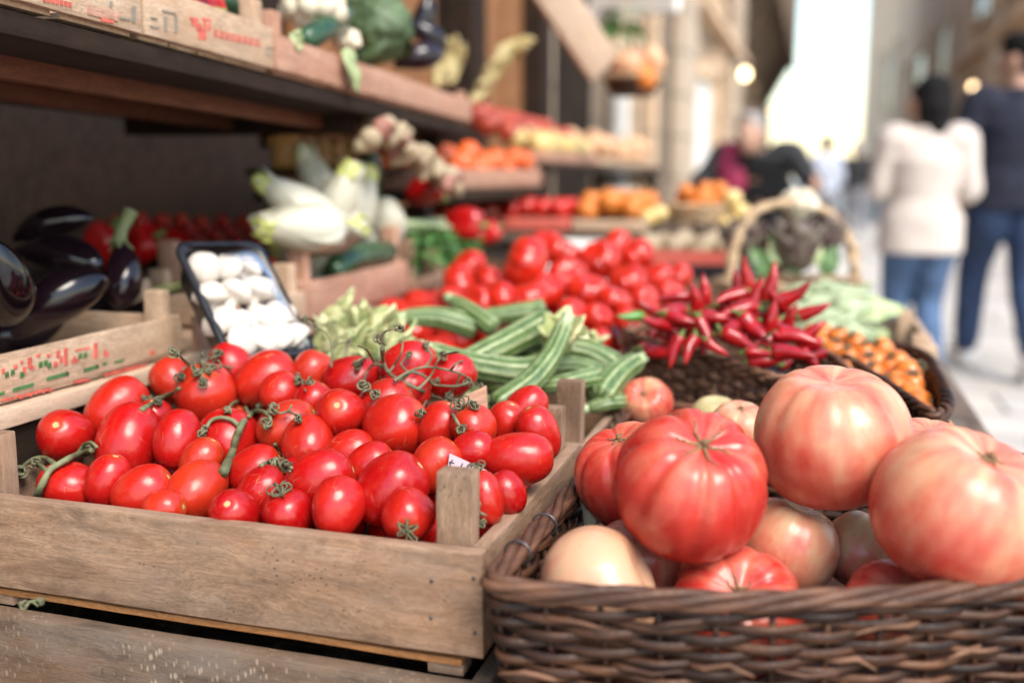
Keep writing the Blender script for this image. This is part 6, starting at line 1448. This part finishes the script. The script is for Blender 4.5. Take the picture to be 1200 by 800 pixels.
def hand(mb, w, d, side, palm_n, grip=.5):
    """palm and five fingers from wrist w along d; palm_n: direction the palm faces"""
    d = V(d).normalized(); n = (V(palm_n) - d * V(palm_n).dot(d)).normalized(); s = d.cross(n) * side
    limb(mb, [w - d * .02, w + d * .02, w + d * .075], [.024, .027, .030], 10)
    for i in range(3): mb.ell(w + d * .06 + s * (i - 1) * .022, (.020, .020, .020), 10, 8)
    for i, (L, off) in enumerate(((.070, .031), (.080, .011), (.074, -.010), (.058, -.030))):
        a = w + d * .082 + s * off; b = a + (d + n * .25 * grip).normalized() * L * .45; c = b + (d + n * 1.1 * grip).normalized() * L * .32; e = c + (d * .7 + n * 1.6 * grip).normalized() * L * .27
        mb.tube([a - d * .012, a, b, c, e], [.0095, .0095, .0088, .0080, .0066], 8)
        mb.ell(e, .0066, 8, 6)
    a = w + d * .022 + s * .026; b = a + (s * .8 + d * .7 + n * .2).normalized() * .036; c = b + (d * .9 + s * .2 + n * .4).normalized() * .032
    mb.tube([a, b, c], [.014, .0115, .0085], 8); mb.ell(c, .0085, 8, 6)
def person(p, rz, label, J, top, trousers, hair, shoe='shoe_white', hair_fn=None, female=False, vox=.010, hem=None, scale=1.0, skin='skin', extra=None, top_r=1.0, cuff=.95):
    e = empty('person', p, label, 'person', rz=rz); e.scale = (scale,) * 3; J = {k: V(q) for k, q in J.items()}
    hd, nk, ch, wa, pv = J['head'], J['neck'], J['chest'], J['waist'], J['pelvis']; fwd = J.get('face', V((0, 1, 0))).normalized(); rt_ = fwd.cross(UP).normalized()
    HR = Matrix((rt_, fwd, UP)).transposed()
    b = MB()
    b.ell(hd, (.075, .095, .112), 24, 18, HR); b.ell(hd + fwd * .022 - UP * .055, (.056, .066, .062), 18, 12, HR)                      # skull, jaw
    b.tube([hd + fwd * .088 + UP * .018, hd + fwd * .104 - UP * .012, hd + fwd * .112 - UP * .026, hd + fwd * .09 - UP * .034], [.008, .011, .014, .010], 8)   # nose
    for s in (-1, 1):
        b.ell(hd + rt_ * s * .076 - UP * .006 - fwd * .004, (.011, .020, .032), 10, 8, HR)                                           # ears
    b.tube([hd + fwd * .084 - UP * .060 - rt_ * .022, hd + fwd * .094 - UP * .058, hd + fwd * .084 - UP * .060 + rt_ * .022], [.006, .009, .006], 8)           # lips
    limb(b, [hd - UP * .06 - fwd * .012, nk, ch + UP * .04], [.052, .052, .075])
    sw = 1.0 if not female else .92
    limb(b, [ch, (ch + wa) / 2, wa, pv], [.105 * sw, .105 * sw, .095 * sw, .105]); 
    for s, L in ((1, 'R'), (-1, 'L')):
        sh_, el, wr = J['shoulder' + L], J['elbow' + L], J['wrist' + L]; limb(b, [ch + (sh_ - ch) * .6, sh_, sh_ + (el - sh_) * .5, el, el + (wr - el) * .5, wr], [.06, .055, .047, .042, .037, .025])
        hand(b, wr, J.get('hand' + L, wr - el), s, J.get('palm' + L, -rt_ * s), .6)
        hp_, kn, an, to = J['hip' + L], J['knee' + L], J['ankle' + L], J['toe' + L]; limb(b, [pv + (hp_ - pv) * .6, hp_, hp_ + (kn - hp_) * .5, kn, kn + (an - kn) * .45, an], [.10, .092, .078, .056, .053, .036])
        limb(b, [an, an + (to - an) * .5 - UP * .012, to], [.036, .034, .026])
    body = remesh(b.obj('body', MT[skin], e), vox)
    for s in (-1, 1):
        ey = empty; MB().ell(hd + fwd * .086 + rt_ * s * .030 + UP * .012, (.013, .008, .008), 10, 8, HR).obj('eye', MT['white_paint'], e)
        MB().ell(hd + fwd * .0925 + rt_ * s * .030 + UP * .012, (.006, .003, .006), 8, 6, HR).obj('pupil', MT['hair_black'], e)
    t = MB(); hem = hem if hem is not None else pv.z - .03; r1 = top_r
    axis = (ch - pv)
    def tz(z): k = (z - pv.z) / max(axis.z, .01); return pv + axis * k
    rings = []
    shw = abs((J['shoulderR'] - J['shoulderL']).length) / 2
    for z, rx, ry in ((hem, .205 if female else .195, .145), (pv.z + .02, .198 if female else .19, .138), (wa.z, .148 if female else .160, .115), ((wa.z + ch.z) / 2, .165, .125), (ch.z, .178, .128), (ch.z + .07, shw * .86, .105), (nk.z - .035, .085, .075), (nk.z + .005, .062, .062)):
        c = tz(z) if z < ch.z else ch.lerp(nk, min(1, (z - ch.z) / max(nk.z - ch.z, .01))); rings.append(((c.x, c.y, z), rx * r1, ry * r1))
    t.loft(rings, 28)
    for L in 'RL':
        sh_, el, wr = J['shoulder' + L], J['elbow' + L], J['wrist' + L]; q = el + (wr - el) * cuff
        limb(t, [ch + (sh_ - ch) * .7 + UP * .02, sh_, sh_ + (el - sh_) * .5, el, el + (wr - el) * .5 * cuff, q] if cuff > .3 else [ch + (sh_ - ch) * .7 + UP * .02, sh_, sh_ + (el - sh_) * .4, sh_ + (el - sh_) * .85], [.088, .082, .068, .060, .056, .050] if cuff > .3 else [.088, .084, .074, .066])
    sh = t.obj('top', MT[top], e); sh = remesh(sh, vox, 6)
    for v_ in sh.data.vertices: v_.co += noise.noise_vector(v_.co * 9) * .006 + noise.noise_vector(v_.co * V((4, 4, 2)).length) * .002
    q = MB(); limb(q, [pv + UP * .03 - V((.05,0,0)), pv + UP * .03 + V((.05,0,0))], [.11, .11])
    for L in 'RL':
        hp_, kn, an = J['hip' + L], J['knee' + L], J['ankle' + L]; limb(q, [hp_ + UP * .03, hp_ - UP * .08 + (kn - hp_) * .05, hp_ + (kn - hp_) * .5, kn, kn + (an - kn) * .5, an + (kn - an) * .12], [.115, .112, .095, .075, .068, .058])
    tr = remesh(q.obj('trousers', MT[trousers], e), vox, 4)
    for v_ in tr.data.vertices: v_.co += noise.noise_vector(v_.co * 11) * .004
    for L in 'RL':
        an, to = J['ankle' + L], J['toe' + L]; d = (to - an); d.z = 0; d.normalize(); k = MB(); g = V((an.x, an.y, min(an.z, to.z) - .02))
        limb(k, [an - d * .035 - UP * .035, an + d * .03 - UP * .032, an + (to - an) * .7, to + d * .015], [.042, .044, .040, .032]); remesh(k.obj('shoe', MT[shoe], e), .008)
    h = MB(); hair_fn(h, hd, fwd, rt_, HR); ho = remesh(h.obj('hair', MT[hair], e), .008, 2)
    for v_ in ho.data.vertices: v_.co += noise.noise_vector(v_.co * 26) * .006
    if extra: extra(e, J)
    return e
def hair_bob(h, hd, f, r, HR):
    h.ell(hd - f * .016 + UP * .022, (.090, .102, .108), 22, 16, HR); h.ell(hd - f * .045 - UP * .055, (.104, .080, .115), 20, 14, HR); h.ell(hd - f * .055 - UP * .13, (.098, .060, .095), 18, 12, HR)
    for s in (-1, 1): h.ell(hd + r * s * .072 - f * .012 - UP * .05, (.024, .055, .10), 12, 10, HR)
def hair_short(h, hd, f, r, HR):
    h.ell(hd - f * .014 + UP * .036, (.083, .098, .092), 22, 16, HR); h.ell(hd - f * .05 - UP * .02, (.074, .055, .07), 16, 12, HR); h.ell(hd + f * .03 + UP * .09, (.06, .055, .035), 16, 10, HR)
base = dict(head=(0, .02, 1.53), neck=(0, 0, 1.39), chest=(0, -.01, 1.22), waist=(0, 0, 1.03), pelvis=(0, 0, .90), shoulderR=(.175, -.01, 1.325), shoulderL=(-.175, -.01, 1.325), elbowR=(.235, -.05, 1.06), elbowL=(-.235, -.05, 1.06), wristR=(.215, .07, .85), wristL=(-.215, .07, .85),
  hipR=(.085, 0, .86), hipL=(-.085, 0, .86), kneeR=(.09, .04, .47), kneeL=(-.09, .04, .47), ankleR=(.09, -.02, .085), ankleL=(-.09, -.02, .085), toeR=(.11, .13, .03), toeL=(-.11, .13, .03))
def pose(**k): d = dict(base); d.update(k); return d
pw_ = TZ(1066, 456, 0)
person(pw_, R(8), 'woman in a cream blouse and blue jeans walking away',
   pose(face=(-.92, .4, -.05), wristL=(-.16, .17, 1.12), elbowL=(-.22, .02, 1.06), elbowR=(.225, -.03, 1.06), wristR=(.17, .16, 1.08), handL=(.3, .9, .2), handR=(-.4, .9, .1), palmL=(.6, 0, .7), palmR=(-.6, 0, .7), kneeL=(-.085, .10, .48), ankleL=(-.07, -.02, .10), toeL=(-.08, .12, .04), kneeR=(.075, .05, .46), ankleR=(.055, -.19, .12), toeR=(.06, -.06, .03)),
   'cream', 'jeans', 'hair_black', hair_fn=hair_bob, female=True, hem=.74, top_r=1.06, scale=.96)
pm_ = TZ(1166, 440, 0)
person(pm_, R(6), 'tall man in a navy shirt and dark jeans striding away beside the woman in cream',
   pose(face=(-.80, .6, 0), elbowL=(-.26, -.02, 1.07), wristL=(-.20, .14, .90), kneeL=(-.10, .16, .49), ankleL=(-.10, .20, .09), toeL=(-.12, .36, .05), kneeR=(.09, -.04, .47), ankleR=(.09, -.24, .13), toeR=(.10, -.11, .03)),
   'navy', 'jeans_dark', 'hair_black', hair_fn=hair_short, hem=.82, top_r=1.05, scale=1.115)
pb_ = TD(893, 300, 6.4); pb_.z = 0
def pink(e, J):
    o = lump('scarf', V((.12, .24, 1.04)), (.09, .06, .17), 'pink_cloth', e, disp=.15, sd=2)
person(pb_, R(165), 'stooping person in black with a magenta scarf reaching over the stall',
   pose(head=(0, .30, 1.25), neck=(0, .22, 1.15), chest=(0, .14, 1.06), waist=(0, .02, .98), shoulderR=(.2, .16, 1.13), shoulderL=(-.2, .16, 1.13), elbowR=(.30, .30, .96), elbowL=(-.34, .26, .98), wristR=(.16, .48, .92), wristL=(-.42, .46, .97)),
   'black_cloth', 'black_cloth', 'hair_grey', hair_fn=hair_short, extra=pink, top_r=1.1, shoe='tray', scale=1.08)
pf_ = TD(966, 240, 14.0); pf_.z = 0
person(pf_, R(40), 'distant person in a pale blue shirt walking down the street', pose(kneeL=(-.09, .12, .48), ankleL=(-.09, .1, .09), toeL=(-.1, .25, .04)), 'lightblue', 'grey_cloth', 'hair_black', hair_fn=hair_short, vox=.014, scale=1.0)
pg_ = TD(1001, 240, 16.5); pg_.z = 0
person(pg_, R(-10), 'distant person in dark clothes beside the one in pale blue', pose(), 'black_cloth', 'grey_cloth', 'hair_grey', hair_fn=hair_short, vox=.014, scale=1.0)
# ------------------------------------------------------------------ light
w = bpy.data.worlds.new('World'); S.world = w; w.use_nodes = True
nt = w.node_tree; bg = nt.nodes['Background']; sky = nt.nodes.new('ShaderNodeTexSky'); sky.sky_type = 'NISHITA'; sky.sun_disc = False
SUN = V((.50, -.52, .85)).normalized()
sky.sun_elevation = math.asin(SUN.z); sky.sun_rotation = math.atan2(SUN.x, SUN.y)
sky.air_density = 1.4; sky.dust_density = .7; sky.ozone_density = .4; sky.altitude = 50
nt.links.new(sky.outputs[0], bg.inputs[0]); bg.inputs[1].default_value = .15
sl = bpy.data.lights.new('sun', 'SUN'); sl.energy = 2.3; sl.angle = R(30); sl.color = (1, .91, .79)
so = bpy.data.objects.new('sun', sl); COL.objects.link(so); so.rotation_euler = (-SUN).to_track_quat('-Z', 'Y').to_euler()
S.view_settings.view_transform = 'Standard'; S.view_settings.look = 'None'; S.view_settings.exposure = 1.25; S.view_settings.gamma = 1
S.view_settings.use_curve_mapping = False
S.render.engine = 'CYCLES'
c = S.cycles; c.use_denoising = True; c.denoiser = 'OPENIMAGEDENOISE'; c.max_bounces = 8; c.diffuse_bounces = 4; c.glossy_bounces = 3; c.transmission_bounces = 4; c.transparent_max_bounces = 8
c.sample_clamp_indirect = 8; c.caustics_reflective = False; c.caustics_refractive = False; c.use_adaptive_sampling = True; c.adaptive_threshold = .01
